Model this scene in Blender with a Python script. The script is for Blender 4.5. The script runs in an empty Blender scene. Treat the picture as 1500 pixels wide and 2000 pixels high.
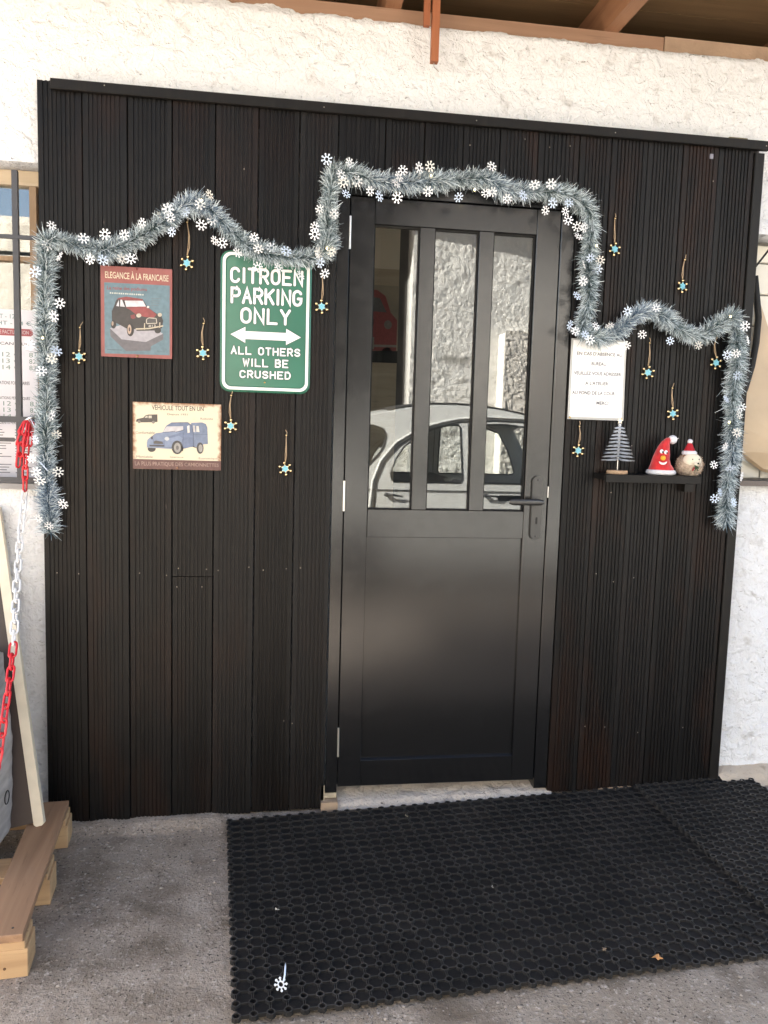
import bpy, math, random
import numpy as np
from mathutils import Vector, Matrix, noise
from mathutils.geometry import tessellate_polygon

# ---------------------------------------------------------------- camera, light, exposure
scene = bpy.context.scene
C = scene.collection
random.seed(7)
rng = np.random.default_rng(7)

YAW, PITCH, ROLL = math.radians(8.187), math.radians(5.825), math.radians(1.640)
cam_d = bpy.data.cameras.new('camera')
cam = bpy.data.objects.new('camera', cam_d); C.objects.link(cam)
cam_d.sensor_fit = 'VERTICAL'; cam_d.sensor_height = 36.0; cam_d.lens = 1519.9 * 36.0 / 2000.0
cam_d.clip_start = 0.05; cam_d.clip_end = 500
_f = Vector((math.sin(YAW)*math.cos(PITCH), math.cos(YAW)*math.cos(PITCH), -math.sin(PITCH)))
_r = Vector((math.cos(YAW), -math.sin(YAW), 0)); _u = _r.cross(_f)
_r2 = math.cos(ROLL)*_r + math.sin(ROLL)*_u; _u2 = -math.sin(ROLL)*_r + math.cos(ROLL)*_u
M = Matrix((_r2, _u2, -_f)).transposed().to_4x4()
M.translation = Vector((-0.2502, -2.7313, 1.3522))
cam.matrix_world = M
scene.camera = cam

SUN_ELEV, SUN_AZ = math.radians(34), math.radians(66)     # az: from straight behind the facade (+y) towards the left (-x)
travel = Vector((math.sin(SUN_AZ)*math.cos(SUN_ELEV), -math.cos(SUN_AZ)*math.cos(SUN_ELEV), -math.sin(SUN_ELEV)))
world = bpy.data.worlds.new('World'); scene.world = world; world.use_nodes = True
nt = world.node_tree
sky = nt.nodes.new('ShaderNodeTexSky'); sky.sky_type = 'NISHITA'; sky.sun_disc = False
sky.sun_elevation = SUN_ELEV
sky.air_density = 1.0; sky.dust_density = 2.2; sky.ozone_density = 0.7
sky.sun_rotation = math.atan2(-travel.x, -travel.y)
nt.links.new(sky.outputs[0], nt.nodes['Background'].inputs[0])
nt.nodes['Background'].inputs[1].default_value = 0.075
sun_d = bpy.data.lights.new('sun', 'SUN'); sun_d.energy = 5.0; sun_d.angle = math.radians(0.5); sun_d.color = (1.0, 0.965, 0.92)
sun = bpy.data.objects.new('sun', sun_d); C.objects.link(sun)
sun.rotation_euler = travel.to_track_quat('-Z', 'Y').to_euler()
scene.view_settings.view_transform = 'Standard'; scene.view_settings.look = 'None'
scene.view_settings.gamma = 1.0; scene.view_settings.use_curve_mapping = False
scene.view_settings.exposure = 2.95
scene.cycles.max_bounces = 10; scene.cycles.diffuse_bounces = 5; scene.cycles.transparent_max_bounces = 12
scene.cycles.use_denoising = True
scene.cycles.sample_clamp_indirect = 8.0

# ---------------------------------------------------------------- helpers
def lin(h):
    h = h.lstrip('#'); out = []
    for i in (0, 2, 4):
        c = int(h[i:i+2], 16) / 255
        out.append(c/12.92 if c <= 0.04045 else ((c+0.055)/1.055)**2.4)
    return tuple(out)

def tag(o, label=None, cat=None, group=None, kind=None):
    if label: o['label'] = label
    if cat: o['category'] = cat
    if group: o['group'] = group
    if kind: o['kind'] = kind
    return o

def empty(name, loc=(0, 0, 0), label=None, cat=None, group=None):
    o = bpy.data.objects.new(name, None); C.objects.link(o); o.location = loc
    o.empty_display_size = 0.05
    return tag(o, label, cat, group)

class MB:
    def __init__(self): self.v = []; self.f = []; self.m = []
    def add(self, vs, fs, mi=0):
        b = len(self.v); self.v += [tuple(p) for p in vs]
        self.f += [tuple(b+i for i in f) for f in fs]; self.m += [mi]*len(fs)
    def box(self, x0, x1, y0, y1, z0, z1, mi=0, ch=0.0):
        if ch <= 0:
            vs = [(x0,y0,z0),(x1,y0,z0),(x1,y1,z0),(x0,y1,z0),(x0,y0,z1),(x1,y0,z1),(x1,y1,z1),(x0,y1,z1)]
            self.add(vs, [(3,2,1,0),(4,5,6,7),(0,1,5,4),(1,2,6,5),(2,3,7,6),(3,0,4,7)], mi)
        else:   # chamfer the front (low y) edges
            vs = [(x0,y1,z0),(x1,y1,z0),(x1,y1,z1),(x0,y1,z1),(x0,y0+ch,z0),(x1,y0+ch,z0),(x1,y0+ch,z1),(x0,y0+ch,z1),
                  (x0+ch,y0,z0+ch),(x1-ch,y0,z0+ch),(x1-ch,y0,z1-ch),(x0+ch,y0,z1-ch)]
            self.add(vs, [(0,3,2,1),(0,1,5,4),(1,2,6,5),(2,3,7,6),(3,0,4,7),(4,5,9,8),(5,6,10,9),(6,7,11,10),(7,4,8,11),(8,9,10,11)], mi)
    def tube(self, path, r, seg=8, mi=0, closed=False, caps=True):
        P = [Vector(p) for p in path]; n = len(P)
        rs = r if isinstance(r, (list, tuple)) else [r]*n
        rings = []; up = None
        for i in range(n):
            if closed: t = P[(i+1) % n]-P[i-1]
            else: t = P[min(i+1, n-1)]-P[max(i-1, 0)]
            t = t.normalized() if t.length > 1e-9 else Vector((0, 0, 1))
            if up is None:
                up = Vector((0, 1, 0)) if abs(t.y) < 0.9 else Vector((1, 0, 0))
            a = t.cross(up)
            if a.length < 1e-6: a = t.orthogonal()
            a.normalize(); b = a.cross(t).normalized(); up = b
            rings.append([P[i]+(a*math.cos(2*math.pi*k/seg)+b*math.sin(2*math.pi*k/seg))*rs[i] for k in range(seg)])
        vs = [q for rg in rings for q in rg]; fs = []
        m = n if closed else n-1
        for i in range(m):
            j = (i+1) % n
            for k in range(seg):
                l = (k+1) % seg
                fs.append((i*seg+k, i*seg+l, j*seg+l, j*seg+k))
        if caps and not closed:
            fs.append(tuple(reversed(range(seg)))); fs.append(tuple((n-1)*seg+k for k in range(seg)))
        self.add(vs, fs, mi)
    def lathe(self, prof, c, axis='z', seg=16, mi=0):
        vs = []; fs = []; n = len(prof)
        for (r, h) in prof:
            for k in range(seg):
                a = 2*math.pi*k/seg; ca, sa = r*math.cos(a), r*math.sin(a)
                if axis == 'z': vs.append((c[0]+ca, c[1]+sa, c[2]+h))
                elif axis == 'y': vs.append((c[0]+ca, c[1]+h, c[2]+sa))
                else: vs.append((c[0]+h, c[1]+ca, c[2]+sa))
        for i in range(n-1):
            for k in range(seg):
                l = (k+1) % seg
                fs.append((i*seg+k, i*seg+l, (i+1)*seg+l, (i+1)*seg+k))
        fs.append(tuple(range(seg))); fs.append(tuple((n-1)*seg+k for k in range(seg)))
        self.add(vs, fs, mi)
    def ball(self, c, rx, ry=None, rz=None, seg=12, ring=8, mi=0, fn=None):
        ry = ry or rx; rz = rz or rx; vs = []; fs = []
        for i in range(ring+1):
            th = math.pi*i/ring
            for k in range(seg):
                a = 2*math.pi*k/seg
                p = Vector((math.sin(th)*math.cos(a), math.sin(th)*math.sin(a), math.cos(th)))
                s = fn(p) if fn else 1.0
                vs.append((c[0]+p.x*rx*s, c[1]+p.y*ry*s, c[2]+p.z*rz*s))
        for i in range(ring):
            for k in range(seg):
                l = (k+1) % seg
                fs.append((i*seg+k, (i+1)*seg+k, (i+1)*seg+l, i*seg+l))
        self.add(vs, fs, mi)
    def prism(self, pts, y0, y1, mi=0):         # polygon in x,z extruded between y0 (front) and y1
        n = len(pts); vs = [(x, y0, z) for x, z in pts]+[(x, y1, z) for x, z in pts]; fs = []
        for t in tessellate_polygon([[Vector((x, z, 0)) for x, z in pts]]):
            fs.append(t); fs.append(tuple(i+n for i in t))
        for i in range(n):
            j = (i+1) % n; fs.append((i, j, n+j, n+i))
        self.add(vs, fs, mi)
    def flat(self, pts, y, mi=0):
        n = len(pts)
        self.add([(x, y, z) for x, z in pts], [t for t in tessellate_polygon([[Vector((x, z, 0)) for x, z in pts]])], mi)
    def mesh(self, name, mats, smooth=False, fix=True):
        me = bpy.data.meshes.new(name)
        me.from_pydata(self.v, [], self.f)
        mats = mats if isinstance(mats, (list, tuple)) else [mats]
        for m in mats: me.materials.append(m)
        if len(mats) > 1: me.polygons.foreach_set('material_index', self.m)
        if fix:
            import bmesh
            bm = bmesh.new(); bm.from_mesh(me); bmesh.ops.recalc_face_normals(bm, faces=bm.faces); bm.to_mesh(me); bm.free()
        if smooth is True: me.polygons.foreach_set('use_smooth', [True]*len(me.polygons))
        elif smooth: me.shade_smooth(); me.set_sharp_from_angle(angle=smooth)
        me.update()
        return me
    def build(self, name, mats, parent=None, smooth=False, loc=(0, 0, 0), fix=True):
        o = bpy.data.objects.new(name, self.mesh(name, mats, smooth, fix)); C.objects.link(o)
        o.location = loc
        if parent: o.parent = parent
        return o

def inst(name, me, parent=None, loc=(0, 0, 0), rot=(0, 0, 0), scale=(1, 1, 1)):
    o = bpy.data.objects.new(name, me); C.objects.link(o); o.location = loc; o.rotation_euler = rot; o.scale = scale
    if parent: o.parent = parent
    return o

SM = math.radians(40)

# ---------------------------------------------------------------- materials
def nodes(name):
    m = bpy.data.materials.new(name); m.use_nodes = True
    t = m.node_tree; b = t.nodes['Principled BSDF']
    return m, t, b

def pm(name, rgb, rough=0.5, metal=0.0, spec=0.5, var=0.0, vscale=20.0, bump=0.0, bscale=80.0, stretch=(1, 1, 1), sheen=0.0, emit=None):
    if isinstance(rgb, str): rgb = lin(rgb)
    m, t, b = nodes(name)
    b.inputs['Base Color'].default_value = (*rgb, 1); b.inputs['Roughness'].default_value = rough
    b.inputs['Metallic'].default_value = metal; b.inputs['Specular IOR Level'].default_value = spec
    if sheen: b.inputs['Sheen Weight'].default_value = sheen
    if emit:
        b.inputs['Emission Color'].default_value = (*emit[0], 1); b.inputs['Emission Strength'].default_value = emit[1]
    if var or bump:
        tc = t.nodes.new('ShaderNodeTexCoord'); mp = t.nodes.new('ShaderNodeMapping'); mp.inputs['Scale'].default_value = stretch
        t.links.new(tc.outputs['Object'], mp.inputs[0])
    if var:
        n = t.nodes.new('ShaderNodeTexNoise'); n.inputs['Scale'].default_value = vscale; n.inputs['Detail'].default_value = 6
        t.links.new(mp.outputs[0], n.inputs['Vector'])
        r = t.nodes.new('ShaderNodeValToRGB'); r.color_ramp.elements[0].position = 0.3; r.color_ramp.elements[1].position = 0.7
        r.color_ramp.elements[0].color = (*[c*(1-var) for c in rgb], 1); r.color_ramp.elements[1].color = (*[min(1, c*(1+var*0.7)) for c in rgb], 1)
        t.links.new(n.outputs[0], r.inputs[0]); t.links.new(r.outputs[0], b.inputs['Base Color'])
    if bump:
        n2 = t.nodes.new('ShaderNodeTexNoise'); n2.inputs['Scale'].default_value = bscale; n2.inputs['Detail'].default_value = 5
        t.links.new(mp.outputs[0], n2.inputs['Vector'])
        bp = t.nodes.new('ShaderNodeBump'); bp.inputs['Strength'].default_value = bump; bp.inputs['Distance'].default_value = 0.004
        t.links.new(n2.outputs[0], bp.inputs['Height']); t.links.new(bp.outputs[0], b.inputs['Normal'])
    return m

class NB:
    """small node-graph builder"""
    def __init__(self, name):
        self.m, self.t, self.b = nodes(name)
        tc = self.t.nodes.new('ShaderNodeTexCoord'); self.co = tc.outputs['Object']
    def map(self, scale=(1, 1, 1), co=None):
        n = self.t.nodes.new('ShaderNodeMapping'); n.inputs['Scale'].default_value = scale
        self.t.links.new(co or self.co, n.inputs[0]); return n.outputs[0]
    def noise(self, scale, detail=5, co=None, rough=0.55, dist=0.0):
        n = self.t.nodes.new('ShaderNodeTexNoise'); n.inputs['Scale'].default_value = scale; n.inputs['Detail'].default_value = detail
        n.inputs['Roughness'].default_value = rough; n.inputs['Distortion'].default_value = dist
        self.t.links.new(co or self.co, n.inputs['Vector']); return n.outputs[0]
    def voro(self, scale, co=None, feature='F1'):
        n = self.t.nodes.new('ShaderNodeTexVoronoi'); n.feature = feature; n.inputs['Scale'].default_value = scale
        self.t.links.new(co or self.co, n.inputs['Vector']); return n.outputs['Distance']
    def ramp(self, fac, p0, p1, c0=(0, 0, 0), c1=(1, 1, 1)):
        r = self.t.nodes.new('ShaderNodeValToRGB'); e = r.color_ramp.elements
        e[0].position = p0; e[1].position = p1; e[0].color = (*c0, 1); e[1].color = (*c1, 1)
        self.t.links.new(fac, r.inputs[0]); return r.outputs[0]
    def mix(self, fac, a, b, mode='MIX'):
        n = self.t.nodes.new('ShaderNodeMix'); n.data_type = 'RGBA'; n.blend_type = mode
        for s, v in ((0, fac), (6, a), (7, b)):
            if hasattr(v, 'is_linked') or hasattr(v, 'node'): self.t.links.new(v, n.inputs[s])
            elif s == 0: n.inputs[0].default_value = v
            else: n.inputs[s].default_value = (*v, 1)
        return n.outputs[2]
    def math(self, op, a, b=0.0):
        n = self.t.nodes.new('ShaderNodeMath'); n.operation = op
        for i, v in enumerate((a, b)):
            if hasattr(v, 'node'): self.t.links.new(v, n.inputs[i])
            else: n.inputs[i].default_value = v
        return n.outputs[0]
    def bump(self, h, strength, dist, prev=None):
        n = self.t.nodes.new('ShaderNodeBump'); n.inputs['Strength'].default_value = strength; n.inputs['Distance'].default_value = dist
        self.t.links.new(h, n.inputs['Height'])
        if prev: self.t.links.new(prev, n.inputs['Normal'])
        return n.outputs[0]
    def out(self, col=None, rough=None, normal=None, spec=None):
        if col is not None:
            if hasattr(col, 'node'): self.t.links.new(col, self.b.inputs['Base Color'])
            else: self.b.inputs['Base Color'].default_value = (*col, 1)
        if rough is not None:
            if hasattr(rough, 'node'): self.t.links.new(rough, self.b.inputs['Roughness'])
            else: self.b.inputs['Roughness'].default_value = rough
        if normal is not None: self.t.links.new(normal, self.b.inputs['Normal'])
        if spec is not None: self.b.inputs['Specular IOR Level'].default_value = spec
        return self.m

def roughcast(name, base, dirt, bstr=0.7, pits=True, stains=()):
    g = NB(name)
    n1 = g.noise(2.2, 5); n2 = g.noise(14, 6); n3 = g.noise(70, 4)
    col = g.mix(g.ramp(n1, 0.35, 0.75), base, tuple(c*0.94 for c in base))
    col = g.mix(g.ramp(n2, 0.60, 0.80), col, dirt)
    scratch = g.noise(38, 3, g.map((1.0, 1.0, 2.2)), dist=1.5)
    col = g.mix(g.ramp(scratch, 0.66, 0.74), col, tuple(c*0.75 for c in dirt))
    for (px, pz, rx, rz) in stains:
        sp = g.t.nodes.new('ShaderNodeSeparateXYZ'); g.t.links.new(g.co, sp.inputs[0])
        ax = g.math('POWER', g.math('DIVIDE', g.math('SUBTRACT', sp.outputs[0], px), rx), 2.0); az = g.math('POWER', g.math('DIVIDE', g.math('SUBTRACT', sp.outputs[2], pz), rz), 2.0)
        dd = g.math('ADD', g.math('ADD', ax, az), g.math('MULTIPLY', g.math('SUBTRACT', g.noise(7, 5), 0.5), 1.6))
        col = g.mix(g.ramp(dd, 0.1, 1.0, (.8, .8, .8), (0, 0, 0)), col, tuple(c*0.5 for c in dirt))
    b1 = g.bump(g.noise(26, 6, dist=0.6), bstr, 0.02)
    b2 = g.bump(n3, bstr*0.8, 0.006, b1)
    if pits: b2 = g.bump(g.ramp(g.voro(34), 0.02, 0.16), bstr*0.6, 0.008, b2)
    return g.out(col, 0.9, b2, 0.2)

M_wall = roughcast('white roughcast', (0.775, 0.79, 0.81), (0.46, 0.45, 0.44), 0.95)
M_wall2 = roughcast('sunlit grey roughcast', (0.66, 0.635, 0.58), (0.42, 0.385, 0.33), 1.0, True, ((1.62, 1.36, .16, .045), (1.85, 1.28, .1, .03), (1.66, 1.60+.55, .22, .06)))
M_wall3 = roughcast('cream render', (0.68, 0.62, 0.52), (0.48, 0.43, 0.36), 0.4, False)

def concrete():
    g = NB('old concrete')
    n1 = g.noise(1.6, 6, dist=0.4); n2 = g.noise(9, 6); n3 = g.noise(90, 5); n4 = g.noise(260, 3)
    col = g.mix(g.ramp(n1, 0.35, 0.65), (0.285, 0.238, 0.188), (0.43, 0.370, 0.312))
    col = g.mix(g.ramp(n2, 0.46, 0.74), col, (0.165, 0.132, 0.100))
    col = g.mix(g.ramp(n3, 0.56, 0.72), col, (0.54, 0.475, 0.415))
    col = g.mix(g.ramp(g.noise(120, 4), 0.60, 0.67), col, (0.06, 0.05, 0.042))
    col = g.mix(g.ramp(g.noise(2.3, 3, g.map((1, 1.6, 1))), 0.54, 0.70), col, (0.14, 0.110, 0.082))
    spk = g.ramp(g.voro(75), 0.05, 0.14, (1, 1, 1), (0, 0, 0))
    col = g.mix(g.math('MULTIPLY', spk, 0.8), col, (0.55, 0.52, 0.49))
    b = g.bump(n2, 0.8, 0.014); b = g.bump(n3, 1.0, 0.008, b); b = g.bump(n4, 0.8, 0.004, b)
    return g.out(col, 0.88, b, 0.3)
M_concrete = concrete()
M_threshold = roughcast('rough pale concrete', (0.50, 0.45, 0.40), (0.16, 0.14, 0.12), 1.0)

def cladding(name, base, brown, amt):
    g = NB(name)
    oi = g.t.nodes.new('ShaderNodeObjectInfo')
    rnd = oi.outputs['Random']
    add = g.t.nodes.new('ShaderNodeVectorMath'); add.operation = 'ADD'
    cmb = g.t.nodes.new('ShaderNodeCombineXYZ'); g.t.links.new(g.math('MULTIPLY', rnd, 37.0), cmb.inputs[0]); g.t.links.new(g.math('MULTIPLY', rnd, 91.0), cmb.inputs[2])
    g.t.links.new(g.co, add.inputs[0]); g.t.links.new(cmb.outputs[0], add.inputs[1]); co = add.outputs[0]
    grain = g.noise(60, 6, g.map((1, 1, 0.035), co)); patch = g.noise(2.2, 4, g.map((2.2, 1, 0.8), co)); spk = g.noise(45, 3, g.map((1, 1, 0.25), co))
    col = g.mix(g.ramp(patch, 0.50, 0.66), base, brown)
    col = g.mix(g.math('MULTIPLY', g.ramp(rnd, 0.45, 1.0), 0.8), col, tuple(c*amt for c in base)); col = g.mix(g.ramp(rnd, 0.0, 0.35, (.7, .7, .7), (0, 0, 0)), col, tuple(c*1.8 for c in base))
    col = g.mix(g.ramp(grain, 0.5, 0.85), col, tuple(c*1.9 for c in base))
    col = g.mix(g.ramp(spk, 0.74, 0.80), col, (0.11, 0.09, 0.08))
    b = g.bump(grain, 0.35, 0.002)
    return g.out(col, g.ramp(grain, 0.3, 0.8, (0.36, 0.36, 0.36), (0.52, 0.52, 0.52)), b, 0.20)
M_clad = cladding('black stained decking', (0.0062, 0.0059, 0.0060), (0.0170, 0.0088, 0.0062), 0.55)
M_trim = cladding('black painted batten', (0.0085, 0.0080, 0.0076), (0.011, 0.009, 0.008), 0.9)

def doorpaint():
    g = NB('anthracite satin paint')
    n = g.noise(3.0, 4); s = g.noise(25, 5)
    b = g.bump(g.noise(400, 2), 0.05, 0.0006)
    return g.out((0.0070, 0.0072, 0.0080), g.mix(g.ramp(s, 0.45, 0.8), (0.19, 0.19, 0.19), (0.25, 0.25, 0.25)), b, 0.85)
M_door = doorpaint()
M_gap = pm('black rubber seal', (0.008, 0.008, 0.008), 0.7)
M_steel = pm('pale steel', (0.75, 0.73, 0.70), 0.35, 1.0)
M_handle = pm('dark grey metal', (0.014, 0.014, 0.014), 0.40, 0.0, 0.9)
M_screw = pm('screw head', (0.42, 0.38, 0.33), 0.4, 0.8)

def glass(name, refl, tint=(0.9, 0.93, 0.92)):
    m = bpy.data.materials.new(name); m.use_nodes = True; t = m.node_tree
    for n in list(t.nodes): t.nodes.remove(n)
    o = t.nodes.new('ShaderNodeOutputMaterial'); mx = t.nodes.new('ShaderNodeMixShader')
    tr = t.nodes.new('ShaderNodeBsdfTransparent'); gl = t.nodes.new('ShaderNodeBsdfGlossy')
    tr.inputs[0].default_value = (*tint, 1); gl.inputs['Roughness'].default_value = 0.0; gl.inputs[0].default_value = (1, 1, 1, 1)
    mx.inputs[0].default_value = refl
    t.links.new(tr.outputs[0], mx.inputs[1]); t.links.new(gl.outputs[0], mx.inputs[2]); t.links.new(mx.outputs[0], o.inputs[0])
    return m
M_glass = glass('door glazing', 0.080)
M_carglass = glass('car glass', 0.03, (0.96, 0.98, 0.97))

def rubber():
    g = NB('black rubber')
    n = g.noise(180, 4); d = g.noise(3.0, 4)
    col = g.mix(g.ramp(d, 0.4, 0.75), (0.0070, 0.0068, 0.0068), (0.017, 0.0155, 0.0145))
    col = g.mix(g.ramp(n, 0.62, 0.8), col, (0.045, 0.042, 0.040))
    return g.out(col, 0.62, g.bump(n, 0.4, 0.001), 0.4)
M_rubber = rubber()
M_rubberw = pm('worn lit rubber ridge', (0.047, 0.044, 0.042), 0.6, var=0.45, vscale=6)  # ridge tops paler than the wells: caught light put into the colour, plus wear
M_rubberd = pm('dusty lit rubber ridge', (0.060, 0.055, 0.050), 0.65, var=0.4, vscale=7)  # second mat's ridges: caught light in the colour, with dust on top

def wood(name, a, b, scale=(1, 1, 1), gs=14, bump=0.3, rough=0.65):
    g = NB(name)
    co = g.map(scale); gr = g.noise(gs, 6, co, dist=1.2); f = g.noise(gs*6, 4, co)
    col = g.mix(g.ramp(gr, 0.35, 0.68), a, b)
    col = g.mix(g.ramp(f, 0.6, 0.8), col, tuple(c*0.75 for c in a))
    return g.out(col, rough, g.bump(gr, bump, 0.002), 0.3)
M_pallet = wood('pine planks', (0.27, 0.160, 0.095), (0.40, 0.245, 0.145), (1, 0.08, 1))
M_palletx = wood('pine cross planks', (0.44, 0.28, 0.150), (0.58, 0.39, 0.215), (0.08, 1, 1))
M_beam = wood('stained roof timber', (0.26, 0.155, 0.100), (0.34, 0.21, 0.14), (0.06, 1, 1))
M_rafter = wood('stained rafters', (0.24, 0.115, 0.06), (0.32, 0.165, 0.09), (1, 0.06, 1))
M_lath = wood('stained lath', (0.28, 0.095, 0.042), (0.38, 0.145, 0.07), (1, 1, 0.05))
M_soffit = wood('dark roof boards', (0.17, 0.108, 0.055), (0.24, 0.155, 0.082), (0.05, 1, 1))

# ---------------------------------------------------------------- ground
def ground_z(x, y):
    xc = max(-2.0, min(2.5, x))
    return -0.0315 + 0.0255*xc

def build_ground():
    xs = np.unique(np.concatenate([np.linspace(-120, -8, 9), np.linspace(-8, -1.8, 9), np.linspace(-1.8, 2.4, 141), np.linspace(2.4, 9, 9), np.linspace(9, 120, 9)]).round(4))
    ys = np.unique(np.concatenate([np.linspace(-120, -9, 9), np.linspace(-9, -1.6, 13), np.linspace(-1.6, 0.16, 60), np.linspace(0.16, 6, 7), np.linspace(6, 120, 8)]).round(4))
    v = []; f = []
    for y in ys:
        for x in xs:
            z = ground_z(x, y)
            if -1.9 < x < 2.5 and -1.7 < y < 0.2:
                z += 0.006*noise.noise(Vector((x*2.1, y*2.1, 3.0))) + 0.003*noise.noise(Vector((x*9, y*9, 1.0)))
                # broken lip of the slab along the wall
                if -1.15 < x < -0.35 and y > -0.075:
                    e = min(1, (y+0.075)/0.02) * min(1, (-0.35-x)/0.1)
                    z += e*(0.017 + 0.009*noise.noise(Vector((x*14, y*14, 8))))
            v.append((x, y, z))
    nx = len(xs)
    for j in range(len(ys)-1):
        for i in range(nx-1):
            f.append((j*nx+i, j*nx+i+1, (j+1)*nx+i+1, (j+1)*nx+i))
    mb = MB(); mb.v = v; mb.f = f; mb.m = [0]*len(f)
    o = mb.build('ground', M_concrete, smooth=True)
    tag(o, kind='structure')
build_ground()

# ---------------------------------------------------------------- workshop building
house = empty('workshop_building', (0, 0, 0), 'white roughcast workshop building under a brown timber eave', 'building')
WY = 0.055
def wall_grid(mb, x0, x1, z0, z1, y, step, amp, holes=(), face=-1, top=None, seed=0, edge=None, fine=0.35, back=0.0, ff=34.0):
    nx = int(round((x1-x0)/step)); nz = int(round((z1-z0)/step))
    idx = {}; vs = []; fs = []
    def vert(i, k):
        if (i, k) not in idx:
            x = x0+(x1-x0)*i/nx; z = z0+(z1-z0)*k/nz
            a = noise.fractal(Vector((x*6+seed, z*6, seed)), 1.0, 2.0, 5)
            b = noise.noise(Vector((x*ff+seed, z*ff, 2.0)))+0.5*noise.noise(Vector((x*ff*0.43+seed, z*ff*0.43, 7.0)))
            yy = y + face*amp*(a*0.6 + fine*b)
            if k == nz and back: yy = y+back
            if k == nz and top: z += top(x)
            if edge and i == 0: x += edge(z)
            idx[(i, k)] = len(vs); vs.append((x, yy, z))
        return idx[(i, k)]
    for i in range(nx):
        for k in range(nz):
            xc = x0+(x1-x0)*(i+0.5)/nx; zc = z0+(z1-z0)*(k+0.5)/nz
            if any(h[0] < xc < h[1] and h[2] < zc < h[3] for h in holes): continue
            q4 = (vert(i, k), vert(i+1, k), vert(i+1, k+1), vert(i, k+1)); fs.append(q4 if face < 0 else q4[::-1])
    mb.add(vs, fs)
LWIN = (-2.02, -1.02, 1.14, 2.20)
RWIN = (1.44, 2.44, 1.20, 2.13)
mb = MB()
wall_grid(mb, -2.6, 3.0, -0.2, 2.76, WY, 0.0165, 0.010, holes=(LWIN, RWIN, (-0.06, 0.82, -0.3, 2.20)),
          top=lambda x: 0.022*noise.noise(Vector((x*9, 0, 5)))+0.012*noise.noise(Vector((x*31, 0, 9))) + 0.03*max(0, min(1, (0.05-x)/0.5)), back=0.03)
for (a, b, c, d) in (LWIN, RWIN, (-0.06, 0.82, -0.2, 2.20)):     # reveals
    t = 0.16
    mb.box(a-0.02, a+0.0005, WY+0.004, WY+t, c, d); mb.box(b-0.0005, b+0.02, WY+0.004, WY+t, c, d)
    mb.box(a-0.02, b+0.02, WY+0.004, WY+t, d-0.0005, d+0.03)
    if c > 0: mb.box(a-0.02, b+0.02, WY+0.004, WY+t, c-0.03, c+0.0005)
# the rest of the building's shell
mb.box(-2.62, -2.6, WY, 3.6, -0.2, 3.3); mb.box(-2.78, -2.6, -0.37, WY, -0.2, 2.80)   # unseen wing wall, added to shade the ground before the door

mb.box(-2.6, 3.0, 3.6, 3.75, -0.2, 3.6)
mb.box(3.0, 3.15, WY, 0.2, -0.2, 2.8); mb.box(3.0, 3.15, 1.57, 3.6, -0.2, 3.3); mb.box(3.0, 3.15, 0.2, 1.57, -0.2, 0.15); mb.box(3.0, 3.15, 0.2, 1.57, 2.72, 3.1)  # opening on the unseen side, added to let daylight into the room
mb.build('wall', M_wall, house, smooth=True, fix=False)

M_in_wall = pm('interior beige paint', (0.74, 0.62, 0.49), 0.8, var=0.1, vscale=3)
M_in_dark = pm('dark gap sheet', (0.10, 0.09, 0.085), 0.7, var=0.3, vscale=5)
M_in_wood = wood('interior board', (0.42, 0.32, 0.23), (0.54, 0.43, 0.32), (0.1, 1, 1))
mb = MB()
mb.box(-2.6, 3.0, WY+0.20, 3.6, 2.803, 2.82); mb.box(-2.6, 3.0, WY+0.2, 3.6, 0.02, 0.04)
mb.build('inner_ceiling', M_in_wall, house)
mb = MB(); mb.box(-0.9, 0.42, 1.60, 1.66, 0.04, 2.8); mb.build('partition', M_in_wall, house)
mb = MB(); mb.box(0.42, 2.2, 1.62, 1.66, 0.04, 2.8); mb.build('partition', M_in_dark, house)  # dark sheet standing in for the dark gap right of the picture
mb = MB(); mb.box(-0.86, 0.418, 1.585, 1.599, 0.9, 2.24); mb.build('backboard', M_in_wood, house)

roof = empty('roof'); roof.parent = house
SL = 0.03          # roof falls towards the yard
def ry(y, z): return z + SL*(y-0.05)
mb = MB(); mb.box(-2.7, 1.125, 0.074, 0.20, 2.70, 2.800); mb.build('wall_plate', M_beam, roof)
mb = MB(); mb.box(1.128, 3.1, 0.070, 0.20, 2.70, 2.802); mb.build('wall_plate', pm('plastered beam end', (0.36, 0.25, 0.17), 0.9, var=0.25, vscale=9, bump=0.6), roof)
raf = MB()
y0, y1 = -0.85, 3.6
raf.add([(-.027, y0, ry(y0, 2.80)), (.027, y0, ry(y0, 2.80)), (.027, y1, ry(y1, 2.80)), (-.027, y1, ry(y1, 2.80)),
         (-.027, y0, ry(y0, 2.93)), (.027, y0, ry(y0, 2.93)), (.027, y1, ry(y1, 2.93)), (-.027, y1, ry(y1, 2.93))],
        [(3,2,1,0),(4,5,6,7),(0,1,5,4),(1,2,6,5),(2,3,7,6),(3,0,4,7)])
raf_me = raf.mesh('rafter', M_rafter)
for x in (-2.2, -1.42, -0.645, 0.135, 0.925, 1.70, 2.48): inst('rafter', raf_me, roof, (x, 0, 0))
n = 0; y = -0.92
brd = MB(); w = 0.178
brd.add([(-3.15, 0, 0), (3.3, 0, 0), (3.3, w, w*SL), (-3.15, w, w*SL), (-3.15, 0, .02), (3.3, 0, .02), (3.3, w, w*SL+.02), (-3.15, w, w*SL+.02)],
        [(3,2,1,0),(4,5,6,7),(0,1,5,4),(1,2,6,5),(2,3,7,6),(3,0,4,7)])
brd_me = brd.mesh('roof_board', M_soffit)
while y < 3.7:
    inst('roof_board', brd_me, roof, (0, y, ry(y, 2.932))); y += 0.182
mb = MB(); ya, yb = -0.98, 3.8  # left end lengthened out of view to bound the sun patch on the ground
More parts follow.
